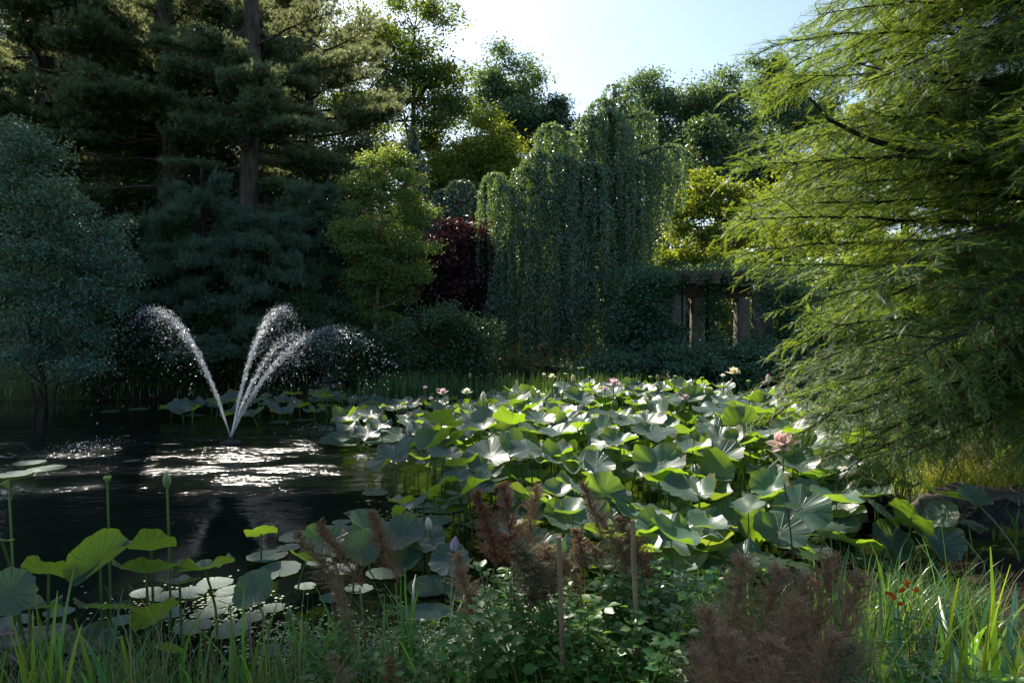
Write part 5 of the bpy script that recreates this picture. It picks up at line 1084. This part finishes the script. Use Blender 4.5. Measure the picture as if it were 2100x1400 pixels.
# ------------------------------------------------------------------ foreground bank
def strip_blade(seed, bend, w=.5, segs=7, twist=.3, fold=.25):
    """a sword leaf of height 1 curving to +X"""
    rng = np.random.default_rng(seed); t = np.linspace(0, 1, segs + 1)
    ang = bend * t ** 1.6; dx = np.sin(ang); dz = np.cos(ang)
    x = np.r_[0, np.cumsum((dx[1:] + dx[:-1]) / 2)] / segs; z = np.r_[0, np.cumsum((dz[1:] + dz[:-1]) / 2)] / segs
    V = []; F = []
    for i in range(segs + 1):
        wd = w * (1 - t[i] ** 2.6) * (.75 + .25 * math.sin(math.pi * min(1, t[i] * 1.6))) + .002; tw = twist * t[i]
        for s in (-1, 0, 1):
            V.append([x[i] - fold * abs(s) * wd * math.cos(ang[i]) + (s * wd * math.sin(tw) if fold else 0), s * wd * math.cos(tw), z[i] + fold * abs(s) * wd * math.sin(ang[i])])
    for i in range(segs):
        for s in range(2): a = i * 3 + s; F.append([a, a + 1, a + 4, a + 3])
    return np.array(V), np.array(F)
def blade_obj(seed, bend, w, mat):
    V, F = strip_blade(seed, bend, w); g = G(); g.add(V, F); me = g.mesh('blade'); me.polygons.foreach_set("use_smooth", np.ones(len(me.polygons), bool)); me.materials.append(M[mat]); return me
M['iris_bright'] = leafmat('bright_iris_blades', (.075, .150, .020), (.34, .50, .02), .45, .38, .45, .25, .02, True)
M['iris_blue'] = leafmat('bluish_iris_blades', (.040, .105, .062), (.16, .32, .05), .36, .34, .55, .25, .02, True)
IB = {k: [blade_obj(10 * q + i, b, .013, k) for i, b in enumerate((.12, .3, .5, .85, 1.35, 1.9))] for q, k in enumerate(('iris', 'iris_bright', 'iris_blue'))}
def clump(name, label, px, py, d, n, h, mat, spread=.10, lean=.25, bends=(0, 1, 2, 3), width=1.0, az=None, group='sword-leaved clumps on the near bank', zbase=None):
    p = P(px, py, d); z = gz(p[0], p[1]) if zbase is None else zbase
    o = thing(name, label, 'iris clump', (p[0], p[1], z), group=group); rng = np.random.default_rng(int(px * 3 + py))
    for k in range(n):
        b = link('blade', IB[mat][rng.choice(bends)], None, o); hh = h * rng.uniform(.55, 1.1); a = rng.uniform(0, 6.28) if az is None else rad_(az + rng.normal() * 40)
        b.location = (rng.normal() * spread, rng.normal() * spread * .6, -.04); b.rotation_euler = (rng.normal() * lean * .4, rng.normal() * lean * .5 + lean * .3, a); b.scale = (hh, width * rng.uniform(.6, 1.1), hh)
for a in [('iris_clump', 'bright yellow-green sword leaves at the bottom left corner', 75, 1400, 2.75, 12, .62, 'iris_bright', .08, .12, (0, 1, 2)),
          ('iris_clump', 'green sword leaves at the very left of the bottom edge', 10, 1400, 2.8, 9, .45, 'iris', .1),
          ('iris_clump', 'tall thin sword leaves standing left of the pinkish stone', 110, 1380, 3.1, 8, .72, 'iris', .06, .12, (0, 1)),
          ('iris_clump', 'sword leaves crossing in front of the twisted lotus leaf', 260, 1400, 2.9, 12, .60, 'iris', .14, .5, (1, 2, 3, 4)),
          ('iris_clump', 'upright sword leaves right of the tall bud stalk', 450, 1400, 2.9, 12, .52, 'iris', .12, .2),
          ('iris_clump', 'upright sword leaves below the lily pad raft', 540, 1390, 3.0, 14, .62, 'iris', .12, .2, (0, 1, 2)),
          ('iris_clump', 'dense upright sword leaves left of the brown plumes', 620, 1390, 2.9, 14, .62, 'iris', .12, .2, (0, 1, 2)),
          ('iris_clump', 'sword leaves growing at the foot of the left plumes', 700, 1395, 2.85, 14, .60, 'iris', .12, .25),
          ('iris_clump', 'arching sword leaves right of the left plumes', 790, 1390, 2.9, 13, .66, 'iris', .12, .4, (1, 2, 3, 4)),
          ('iris_clump', 'long arching sword leaves below the pink bud', 870, 1390, 2.8, 11, .72, 'iris', .1, .5, (2, 3, 4)),
          ('iris_clump', 'dark sword leaves behind the tan plume', 930, 1360, 3.0, 8, .70, 'iris_blue', .1, .3),
          ('iris_clump', 'broad pleated leaves bending over at the bottom, right of centre', 1260, 1420, 2.5, 6, .52, 'iris_blue', .08, .35, (2, 3, 4), 2.1),
          ('iris_clump', 'tall slim blades between the stake and the big brown plumes', 1490, 1240, 3.6, 14, .78, 'iris', .16, .12, (0, 1)),
          ('iris_clump', 'slim dark blades left of the pale scalloped lotus leaf', 1420, 1250, 3.6, 10, .66, 'iris_blue', .12, .15, (0, 1, 2)),
          ('iris_clump', 'dark upright blades behind the right half of the big plumes', 1800, 1300, 3.2, 12, .74, 'iris_blue', .10, .12, (0, 1)),
          ('iris_clump', 'dark arching blades right of the big brown plumes', 1840, 1400, 2.5, 16, .62, 'iris_blue', .14, .6, (2, 3, 4, 5)),
          ('iris_clump', 'dark blades sweeping left near the lower right corner', 1950, 1400, 2.45, 16, .66, 'iris_blue', .14, .6, (2, 3, 4, 5)),
          ('iris_clump', 'blue-green arching blades low at the bottom right of the plumes', 1790, 1440, 2.3, 14, .42, 'iris_blue', .12, .7, (3, 4, 5)),
          ('iris_clump', 'dark arching blades in the middle of the lower right corner', 1900, 1360, 2.75, 18, .60, 'iris_blue', .16, .6, (2, 3, 4, 5)),
          ('iris_clump', 'dark arching blades along the bottom right edge', 2060, 1440, 2.3, 16, .50, 'iris_blue', .14, .7, (3, 4, 5)),
          ('iris_clump', 'green blades between the orange flowers and the fine grass', 1880, 1330, 3.0, 14, .55, 'iris', .14, .4, (1, 2, 3, 4)),
          ('iris_clump', 'green blades under the boulders at the right', 2010, 1290, 3.2, 14, .50, 'iris', .16, .5, (2, 3, 4)),
          ('iris_clump', 'bright sunlit sword leaves standing at the lower right', 2005, 1400, 2.7, 9, .80, 'iris_bright', .06, .12, (0, 1, 2)),
          ('iris_clump', 'bright sunlit sword leaves at the right edge', 2075, 1390, 2.7, 9, .68, 'iris_bright', .08, .3, (1, 2, 3)),
          ('iris_clump', 'dark blades hanging in from the right edge', 2120, 1330, 2.9, 12, .74, 'iris_blue', .12, .5, (2, 3, 4)),
          ('iris_clump', 'bright green blades beside the boulders on the right bank', 2055, 990, 6.9, 22, .85, 'iris_bright', .22, .5, (1, 2, 3, 4)),
          ('iris_clump', 'green blades in the shallow water right of the stone block', 1900, 1180, 4.3, 10, .5, 'iris', .12, .3),
          ('iris_clump', 'few green blades standing in the lotus left of the block', 1690, 1180, 3.9, 7, .8, 'iris', .06, .12, (0, 1))]:
    clump(*a)
# fine arching sedges: too many blades to count, one mass each
def fine_clump(name, label, px, py, d, n, h, mat, w=.0035, bend=(.6, 2.0), spread=.12, cat='grass clump', zb=None, lean=.5):
    p = P(px, py, d); z = gz(p[0], p[1]) if zb is None else zb; o = thing(name, label, cat, (p[0], p[1], z)); rng = np.random.default_rng(int(px + py * 3)); g = G()
    for b in range(4):
        V, F = strip_blade(300 + b, bend[0] + (bend[1] - bend[0]) * b / 3, 1.0, 6, .3, 0.0); m = n // 4; hh = h * rng.uniform(.6, 1.1, m); a = rng.uniform(0, 6.28, m)
        tl = rng.normal(size=m) * lean * .5
        Zv = nrm(np.stack([np.cos(a) * np.sin(tl), np.sin(a) * np.sin(tl), np.cos(tl)], 1)); Xv = nrm(np.cross(np.stack([-np.sin(a), np.cos(a), 0 * a], 1), Zv)); Yv = np.cross(Zv, Xv)
        pos = np.stack([rng.normal(size=m) * spread, rng.normal(size=m) * spread * .8, np.full(m, -.03)], 1)
        g.scatter(V, F, pos, Xv, Yv, Zv, np.stack([hh, w * rng.uniform(.7, 1.3, m), hh], 1))
    g.build('blades', M[mat], o, kind='stuff')
M['sedge_gold'] = leafmat('golden_sedge', (.130, .150, .028), (.48, .50, .05), .45, .35, .5, .3, .02)
for a in [('sedge_clump', 'pale fine grass glinting at the bottom left', 265, 1390, 3.0, 240, .50, 'sedge', .0022),
          ('sedge_clump', 'fine arching grass by the water at the lower right', 1850, 1260, 3.9, 420, .55, 'sedge', .003, (.8, 2.2), .16),
          ('sedge_clump', 'fine dark grass right of the arching one by the water', 1960, 1250, 3.9, 360, .5, 'grass', .003, (.7, 2.0), .16),
          ('sedge_clump', 'golden mound of grass on the right bank under the cypress', 1955, 985, 6.9, 520, .62, 'sedge_gold', .005, (1.0, 2.4), .22),
          ('sedge_clump', 'golden-green grass at the right edge by the boulders', 2100, 1010, 6.6, 380, .6, 'sedge_gold', .005, (1.0, 2.4), .22),
          ('sedge_clump', 'green grass on the right bank behind the golden mound', 1880, 955, 7.8, 320, .6, 'sedge', .005, (1.0, 2.2), .25),
          ('sedge_clump', 'light green tuft growing on the boulders', 2075, 1052, 5.4, 90, .16, 'sedge_gold', .003, (.5, 1.6), .06)]:
    fine_clump(*a)
for i, (px, d, lab) in enumerate([(790, 14.6, 'reeds on the far bank below the birch'), (835, 14.5, 'reeds on the far bank left of the rhododendron'), (885, 14.5, 'reeds in front of the rhododendron'), (940, 14.4, 'reeds left of the weeping tree foot'), (1040, 14.3, 'reeds in front of the weeping tree, left side'), (1130, 14.3, 'reeds in front of the weeping tree, middle'), (1220, 14.2, 'reeds in front of the weeping tree, right side'), (1290, 14.1, 'reeds left of the pergola shrubs')]):
    fine_clump('reed_clump', lab, px, 760, d, 220, .75, 'reed', .010, (.1, .7), .28, 'reeds', .15, .2)
# loose bank grass
def bank_grass():
    rng = np.random.default_rng(55); g = G(); n = 6600
    px = np.where(rng.uniform(size=n) < .62, rng.uniform(-60, 1000, n), rng.uniform(900, 1800, n)); d = rng.uniform(2.35, 3.9, n)
    x = (px - 1050) / 1400 * d; s = sdist(x, d); k = (s > -.12) & ((px > 560) | (rng.uniform(size=n) < .38)); x, d = x[k], d[k]; n = len(x); z = gh(x, d)
    for b in range(5):
        V, F = strip_blade(400 + b, .2 + .4 * b, 1.0, 5, .4, 0.0); m = rng.integers(0, 5, n) == b; q = m.sum(); hh = rng.uniform(.16, .44, q) + .22 * (rng.uniform(size=q) < .3); a = rng.uniform(0, 6.28, q); tl = rng.normal(size=q) * .18
        Zv = nrm(np.stack([np.cos(a) * np.sin(tl), np.sin(a) * np.sin(tl), np.cos(tl)], 1)); Xv = nrm(np.cross(np.stack([-np.sin(a), np.cos(a), 0 * a], 1), Zv)); Yv = np.cross(Zv, Xv)
        g.scatter(V, F, np.stack([x[m], d[m], z[m] - .02], 1), Xv, Yv, Zv, np.stack([hh, rng.uniform(.002, .0055, q), hh], 1))
    o = g.build('bank_grass', M['grass'], kind='stuff'); tag(o, 'loose green grass along the near bank', 'grass')
    g = G(); n = 5200; x = rng.uniform(-13, 9, n); y = np.where(rng.uniform(size=n) < .7, rng.uniform(13.2, 18.5, n), rng.uniform(5, 13, n)); s = sdist(x, y); k = (s > .0) & (s < 2.2); x, y = x[k], y[k]; z = gh(x, y)
    for b in range(3):
        V, F = strip_blade(420 + b, .5 + .5 * b, 1.0, 4, .4, 0.0); m = rng.integers(0, 3, len(x)) == b; q = m.sum(); hh = rng.uniform(.15, .42, q); a = rng.uniform(0, 6.28, q)
        Zv = np.tile([0, 0, 1.], (q, 1)); Xv = np.stack([np.cos(a), np.sin(a), 0 * a], 1); Yv = np.cross(Zv, Xv)
        g.scatter(V, F, np.stack([x[m], y[m], z[m] - .02], 1), Xv, Yv, Zv, np.stack([hh, rng.uniform(.008, .014, q), hh], 1))
    o = g.build('shore_grass', M['grass'], kind='stuff'); tag(o, 'rough grass along the far shore', 'grass')
bank_grass()
def dead_stalks():
    rng = np.random.default_rng(57); g = G(); n = 420; px = rng.uniform(-20, 2100, n); d = rng.uniform(2.4, 3.7, n); x = (px - 1050) / 1400 * d; k = sdist(x, d) > -.1; x, d = x[k], d[k]; z = gh(x, d)
    for b in range(4):
        V, F = strip_blade(430 + b, .15 + .55 * b, 1.0, 5, .4, 0.0); m = rng.integers(0, 4, len(x)) == b; q = m.sum(); hh = rng.uniform(.25, .75, q); a = rng.uniform(0, 6.28, q); tl = rng.normal(size=q) * .3
        Zv = nrm(np.stack([np.cos(a) * np.sin(tl), np.sin(a) * np.sin(tl), np.cos(tl)], 1)); Xv = nrm(np.cross(np.stack([-np.sin(a), np.cos(a), 0 * a], 1), Zv)); Yv = np.cross(Zv, Xv)
        g.scatter(V, F, np.stack([x[m], d[m], z[m] - .02], 1), Xv, Yv, Zv, np.stack([hh, rng.uniform(.0015, .004, q), hh], 1))
    tag(g.build('dead_grass', M['deadstalk'], kind='stuff'), 'dry straw-coloured stalks scattered through the near bank', 'dead grass')
M['deadstalk'] = leafmat('straw', (.16, .12, .06), (.22, .17, .07), .25, .6, .3, .35, .03)
dead_stalks()
# floating duckweed by the near bank
rngd = np.random.default_rng(66); g = G(); hx = np.stack([np.cos(np.arange(6) * math.pi / 3), np.sin(np.arange(6) * math.pi / 3), np.zeros(6)], 1)
cx = np.concatenate([rngd.normal(c[0], c[2], c[3]) for c in [(700, 1330, 110, 1500), (930, 1330, 90, 1300), (1470, 1190, 70, 900), (900, 1060, 60, 500), (1880, 1150, 60, 500), (430, 1250, 90, 500)]]); cy = np.concatenate([rngd.normal(c[1], c[2] * .28, c[3]) for c in [(700, 1330, 110, 1500), (930, 1330, 90, 1300), (1470, 1190, 70, 900), (900, 1060, 60, 500), (1880, 1150, 60, 500), (430, 1250, 90, 500)]])
pp = np.array([PZ(a, b, .006) for a, b in zip(cx, cy)]); pp = pp[sdist(pp[:, 0], pp[:, 1]) < -.02]; n = len(pp); g.scatter(hx, np.array([[0, 1, 2, 3, 4, 5]]), pp, np.tile([1., 0, 0], (n, 1)), np.tile([0, 1., 0], (n, 1)), np.tile([0, 0, 1.], (n, 1)), rngd.uniform(.006, .014, n))
M['duckweed'] = leafmat('duckweed', (.14, .19, .08), (.2, .3, .05), .15, .4, .5, .3, .02)
tag(g.build('duckweed', M['duckweed'], kind='stuff'), 'specks of duckweed floating near the bank', 'duckweed')

# seed plumes
def plume_mesh(seed, mat, w=.16, nb=150, seeds=62, ss=.0105):
    """feathery seed head of height 1: upswept side sprays set with small husks"""
    rng = np.random.default_rng(seed); g = G(); ax = np.stack([.05 * np.sin(np.linspace(0, 2.5, 9)), .03 * np.sin(np.linspace(0, 3, 9) + 1), np.linspace(0, 1, 9)], 1); tube(g, ax, np.linspace(.008, .002, 9), 4)
    t = rng.uniform(0, 1, nb) ** .85; P0 = np.stack([np.interp(t, ax[:, 2], ax[:, j]) for j in range(3)], 1)
    az = rng.uniform(0, 6.28, nb); ln = w * 1.9 * (1 - t * .78) * np.clip(t * 5 + .35, 0, 1) * rng.uniform(.5, 1.15, nb); el = rng.uniform(.65, 1.28, nb)
    D_ = np.stack([np.cos(az) * np.cos(el), np.sin(az) * np.cos(el), np.sin(el)], 1); E = P0 + D_ * ln[:, None]; twigs(g, P0, E, .0022, .001, rng=rng)
    f = rng.uniform(.08, 1.0, (nb, seeds)); q = (P0[:, None] + D_[:, None] * (ln[:, None] * f)[..., None] + rng.normal(size=(nb, seeds, 3)) * .006).reshape(-1, 3); n = len(q)
    X, Y, Z = frames(np.repeat(D_, seeds, 0) + rng.normal(size=(n, 3)) * .7, sph(n, rng)); s = ss * rng.uniform(.6, 1.4, n); g.scatter(LEAF, LEAF_F, q, X, Y, Z, np.stack([s * .55, s, s], 1))
    me = g.mesh('plume'); me.materials.append(M[mat]); return me
PLM = {m: [plume_mesh(600 + 10 * i + k, m, (.13, .17, .20)[k]) for k in range(3)] for i, m in enumerate(('plume_brown', 'plume_tan', 'plume_purple', 'plume_green'))}
PLM['plume_red'] = [plume_mesh(660 + k, 'plume_red', (.20, .24)[k], 170, 84, .0060) for k in range(2)]
SOFT = [leafmat('dry_stem', (.16, .12, .05), (.2, .16, .05), .2, .5, .4, .2, .02)]
M['dry'] = SOFT[0]
PLL = []
def plume(label, top, bot, wpx, d, mat, var=None, short=None):
    a = P(top[0], top[1], d); b = P(bot[0], bot[1], d); ht = np.linalg.norm(a - b); wd = wpx * d / 1400
    ms = PLM[mat]; k = (random.randrange(len(ms)) if var is None else var) % len(ms); base_w = (.13, .17, .20)[k] if mat != 'plume_red' else (.20, .24)[k]
    foot = np.array([b[0] + (b[0] - a[0]) * .4, d + random.uniform(-.05, .05), 0]); foot[2] = gz(foot[0], foot[1])
    if foot[2] < .02: foot[2] = .0
    o = thing('seed_plume', label, 'seed plume', foot, group='seed plumes on the near bank')
    g = G(); tube(g, bez([0, 0, -.05], (b - foot) * .6, b - foot, 7), np.linspace(.006, .004, 7), 5); g.build('stem', M['dry'], o, True)
    h = link('seed_head', ms[k], None, o); h.location = b - foot; h.rotation_euler = Vector(a - b).to_track_quat('Z', 'Y').to_euler(); q = wd / (base_w * 1.35); h.scale = (q, q, ht)
    PLL.append((top[0], top[1]))
for a in [('slim tan plume, leftmost of the brown plumes', (615, 1085), (700, 1215), 46, 3.1, 'plume_tan'), ('thick russet plume second from the left, leaning left', (660, 1068), (738, 1205), 56, 3.1, 'plume_brown'), ('upright russet plume right of the leaning pair', (768, 1050), (812, 1195), 60, 3.1, 'plume_brown'), ('thin tan plume low between the leaning plumes', (690, 1190), (728, 1330), 40, 2.9, 'plume_tan'),
          ('tan plume left of the purple pair', (945, 1135), (975, 1320), 78, 2.8, 'plume_tan'), ('dark purple plume left of the tall russet one', (985, 1005), (1012, 1165), 56, 2.9, 'plume_purple'), ('tall reddish plume in the centre foreground', (1038, 995), (1048, 1200), 66, 2.9, 'plume_purple'), ('grey-brown plume right of the tall reddish one', (1098, 995), (1088, 1130), 54, 3.0, 'plume_tan'),
          ('broad greenish plume below the purple pair', (1075, 1110), (1085, 1240), 100, 2.8, 'plume_green'), ('spreading tan plume left of the left stake', (1120, 1120), (1095, 1250), 100, 2.75, 'plume_tan'), ('plume leaning right across the left stake', (1225, 1125), (1120, 1230), 80, 2.8, 'plume_tan'), ('small pointed plume just right of the left stake', (1182, 1080), (1190, 1150), 40, 2.9, 'plume_brown'),
          ('dark plume pointing up in front of the steep blue leaf', (1198, 990), (1232, 1110), 44, 3.0, 'plume_brown'), ('plume left of the right stake', (1235, 1048), (1278, 1180), 60, 2.95, 'plume_tan'), ('plume crossing in front of the right stake', (1272, 1055), (1325, 1190), 54, 2.95, 'plume_brown'), ('low brown plume at the bottom below the left plumes', (690, 1335), (705, 1450), 50, 2.6, 'plume_tan'), ('low brown plume at the bottom, left of centre', (800, 1350), (810, 1450), 50, 2.6, 'plume_brown')]:
    plume(*a)
for a in [('big rusty plume at the left of the near brown mass', (1520, 1150), (1510, 1420), 125, 2.25, 'plume_red'), ('drooping rusty plume beside the first in the near brown mass', (1595, 1170), (1560, 1420), 120, 2.2, 'plume_red'), ('tallest right plume of the near brown mass', (1700, 1150), (1680, 1420), 140, 2.2, 'plume_red'), ('right edge plume of the near brown mass', (1765, 1185), (1720, 1430), 130, 2.15, 'plume_red'), ('left edge plume of the near brown mass', (1455, 1240), (1470, 1480), 125, 2.1, 'plume_red'),
          ('front plume at the left of the near brown mass', (1500, 1290), (1500, 1500), 130, 2.0, 'plume_red'), ('middle plume of the near brown mass', (1630, 1240), (1600, 1480), 140, 2.05, 'plume_red'), ('front plume in the middle of the near brown mass', (1580, 1320), (1570, 1520), 140, 1.95, 'plume_red'), ('front plume at the right of the near brown mass', (1710, 1310), (1680, 1520), 140, 1.95, 'plume_red'), ('lowest left plume of the near brown mass', (1430, 1330), (1440, 1520), 110, 1.95, 'plume_red'), ('grey-green plume in front of the near brown mass at right', (1745, 1330), (1730, 1500), 90, 1.9, 'plume_green'), ('pinkish plume tip at the bottom of the near brown mass', (1590, 1355), (1560, 1500), 70, 1.85, 'plume_red'), ('plume between the two tallest of the near brown mass', (1650, 1190), (1625, 1430), 120, 2.2, 'plume_red')]:
    plume(*a)
# wooden stakes
for lab, top, bot, d in (('plain wooden stake standing left of centre in the herbs', (1146, 1100), (1157, 1320), 2.55), ('wooden stake standing right of centre among the plumes', (1297, 1066), (1312, 1260), 2.65)):
    a, b = P(*top, d), P(*bot, d); f = b.copy(); f[2] = gz(b[0], b[1]) - .1; f[0] = b[0] + (b[0] - a[0]) * .2; g = G(); tube(g, np.array([f, (f + a) / 2 + [.004, 0, 0], a]), [.0115, .011, .010], 8, True); tag(g.build('wooden_stake', M['stake'], None), lab, 'stake')
# leafy herbs
LF6 = np.array([[0, 0, 0], [.30, .30, .06], [.34, .55, .05], [0, 1, -.08], [-.34, .55, .05], [-.30, .30, .06], [0, .5, -.02]]); LF6_F = np.array([[0, 1, 6], [1, 2, 6], [2, 3, 6], [3, 4, 6], [4, 5, 6], [5, 0, 6]])
def herb_mesh(seed, mat, h=1.0, ns=8, nl=17, sz=.085):
    rng = np.random.default_rng(seed); gs = G()
    pos = []; dr = []; sc = []
    for s in range(ns):
        a = rng.uniform(0, 6.28); e = np.array([math.cos(a) * rng.uniform(.1, .45), math.sin(a) * rng.uniform(.1, .45), h * rng.uniform(.55, 1.0)]); b0 = rng.normal(size=3) * .05 * [1, 1, 0]
        pts = bez(b0, b0 + [e[0] * .2, e[1] * .2, e[2] * .6], e, 7); tube(gs, pts, np.linspace(.010, .004, 7), 4)
        for k in range(nl):
            t = .15 + .85 * k / (nl - 1); q = (1 - t) ** 2 * b0 + 2 * t * (1 - t) * (b0 + [e[0] * .2, e[1] * .2, e[2] * .6]) + t * t * e; a2 = k * 1.9 + rng.uniform(-.3, .3)
            for w_ in range(3):
                d_ = np.array([math.cos(a2 + (w_ - 1) * .75), math.sin(a2 + (w_ - 1) * .75), rng.uniform(-.15, .5)]); pos.append(q + d_ * .03); dr.append(d_); sc.append(sz * rng.uniform(.6, 1.2) * (1.1 - .35 * t))
    pos = np.array(pos); n = len(pos); X, Y, Z = frames(np.array(dr), rng.normal(size=(n, 3)) * .3 + [0, 0, 1.]); g2 = G(); g2.scatter(LF6, LF6_F, pos, X, Y, Z, np.array(sc))
    m1, m2 = gs.mesh('stems'), g2.mesh('foliage'); m1.materials.append(M['stem']); m2.materials.append(M[mat]); return m1, m2
HM = [herb_mesh(800 + i, 'herb') for i in range(5)]
rngh = np.random.default_rng(88); hl = {}
HERB = [(px, py, d) for px, py, d in zip(rngh.uniform(960, 1500, 40), np.zeros(40), rngh.uniform(2.45, 3.5, 40))] + [(px, 0, d) for px, d in zip(rngh.uniform(560, 960, 12), rngh.uniform(2.5, 3.3, 12))] + [(1560, 0, 3.2), (1650, 0, 3.3), (1740, 0, 3.1), (1420, 0, 3.6), (1900, 0, 2.6), (2040, 0, 2.5)]
for i, (px, py, d) in enumerate(HERB):
    p = P(px, 900, d); z = gz(p[0], p[1])
    if z < .03: z = 0.0
    q = min([(1146, 'the left stake'), (1297, 'the right stake'), (768, 'the upright russet plume'), (985, 'the dark purple plume'), (1520, 'the near brown mass'), (1700, 'the near brown mass'), (615, 'the leftmost plume'), (2005, 'the bright sword leaves')], key=lambda t: abs(t[0] - px))
    lab = f"{'short' if i % 3 == 0 else ('bushy' if i % 3 == 1 else 'tall')} {'near' if d < 2.75 else ('middle' if d < 3.1 else 'farther')} leafy green herb {'right' if px > q[0] else 'left'} of {q[1]}"
    o = thing('leafy_herb', lab, 'herb', (p[0], p[1], z), rngh.uniform(0, 6.28), 'leafy herbs on the near bank'); m1, m2 = HM[i % 5]; s = rngh.uniform(.42, .74) * (1.0 if 960 < px < 1500 else .8)
    for nm, me in (('stems', m1), ('foliage', m2)):
        c = link(nm, me, None, o, 'stuff' if nm == 'foliage' else None); c.scale = (s * 1.1, s * 1.1, s)
single_out([(o, proj(np.array(o.location))[0]) for o in bpy.data.objects if o.name.startswith('leafy_herb')])
# tall herb with pale lobed leaves
def lobed():
    g = G(); out = [(0, 0), (.10, .12), (.34, .10), (.24, .26), (.50, .42), (.27, .46), (.30, .72), (.12, .64), (0, 1.0)]
    pts = out + [(-x, y) for x, y in out[-2:0:-1]]; V = [[0, .42, -.03]] + [[x, y, .10 * abs(x) - .15 * y * y] for x, y in pts]; n = len(pts); g.add(V, [[0, 1 + i, 1 + (i + 1) % n] for i in range(n)]); me = g.mesh('leaf'); me.materials.append(M['herb_pale']); return me
LOB = lobed()
for lab, foot, tip, lv in [('tall herb with dark red stem and pale lobed leaves', (1640, 1300), (1608, 990), [(1575, 1150, 75, 200), (1545, 1145, 60, 170), (1600, 1160, 55, 20), (1640, 1155, 70, 60), (1665, 1140, 60, 30), (1620, 1040, 50, 160), (1590, 1040, 40, 190)]), ('herb with pale lobed leaves leaning right above the plumes', (1630, 1260), (1700, 1085), [(1665, 1095, 60, 150), (1690, 1080, 55, 80), (1705, 1095, 60, 10), (1725, 1090, 50, 340), (1680, 1105, 45, 230)])]:
    d = 3.3; f = P(*foot, d); f[2] = gz(f[0], f[1]) if gz(f[0], f[1]) > 0 else 0; o = thing('tall_herb', lab, 'herb', f); e = P(*tip, d) - f; g = G(); tube(g, bez([0, 0, -.05], e * [.2, 1, .6], e, 8), np.linspace(.006, .003, 8), 5); g.build('stem', M['stem_red'], o, True)
    for (px, py, wp, az) in lv:
        c = P(px, py, d - .05) - f; s = wp * d / 1400; b = link('leaf', LOB, None, o); a = rad_(az); b.location = c - np.array([math.cos(a) * s * .5, math.sin(a) * s * .5, 0]); b.rotation_euler = (random.uniform(-.1, .45), random.uniform(-.3, .3), a - math.pi / 2); b.scale = (s, s, s)
        k = G(); st0 = np.array(b.location); i0 = min(1, max(.3, st0[2] / max(.1, e[2]))); q0 = bez([0, 0, -.05], e * [.2, 1, .6], e, 20)[int(i0 * 19)]; tube(k, bez(q0, (q0 + st0) / 2 + [0, 0, -.02], st0, 5), .002, 4); k.build('leaf_stalk', M['stem_red'], o, True)
# orange flowers
for lab, px, py, d in (('small orange flower by the right plumes of the brown mass', 1668, 1195, 3.0), ('orange flower spray right of the brown mass', 1850, 1222, 2.9)):
    p = P(px, py, d); f = np.array([p[0] + .05, p[1], gz(p[0], p[1])]); o = thing('orange_flower', lab, 'flower', f); g = G(); tube(g, bez([0, 0, -.03], (p - f) * [.2, 1, .8], p - f, 7), .0025, 5); g.build('stem', M['stem'], o, True); rng = np.random.default_rng(int(px))
    for k in range(6 if px > 1700 else 3):
        g = G(); c = (p - f) + rng.normal(size=3) * [.045, .03, .03] * (1 if px > 1700 else .4); n = 6; dr = sph(n, rng) + [0, -.3, .6]; X, Y, Z = frames(dr, sph(n, rng)); s = np.full(n, .024); g.scatter(LF6, LF6_F, np.tile(c, (n, 1)), X, Y, Z, s); g.build('blossom', M['orange'], o)
# pink flowering bush far right
tree('pink_bush', 'bush with pink blooms behind the cypress at the right edge', 2085, 9.5, [(2085, 790, 55, 40), (2050, 830, 50, 40), (2120, 820, 50, 50)], M['shrub'], M['bark_dark'], .06, 30, 90, .14, .03, cat='bush', seed=140, stems=4)
pb = [o for o in bpy.data.objects if o.name.startswith('pink_bush')][0]; g = G(); rng = np.random.default_rng(5); n = 60; c = np.array([P(a, b, 9.2 + rng.uniform(-.2, .2)) for a, b in zip(rng.normal(2085, 22, n), rng.normal(785, 12, n))]) - np.array(pb.location)
for k in range(6):
    X, Y, Z = frames(sph(n, rng), sph(n, rng)); g.scatter(LF6, LF6_F, c, X, Y, Z, rng.uniform(.04, .06, n))
g.build('blooms', M['pinkbloom'], pb, kind='stuff')
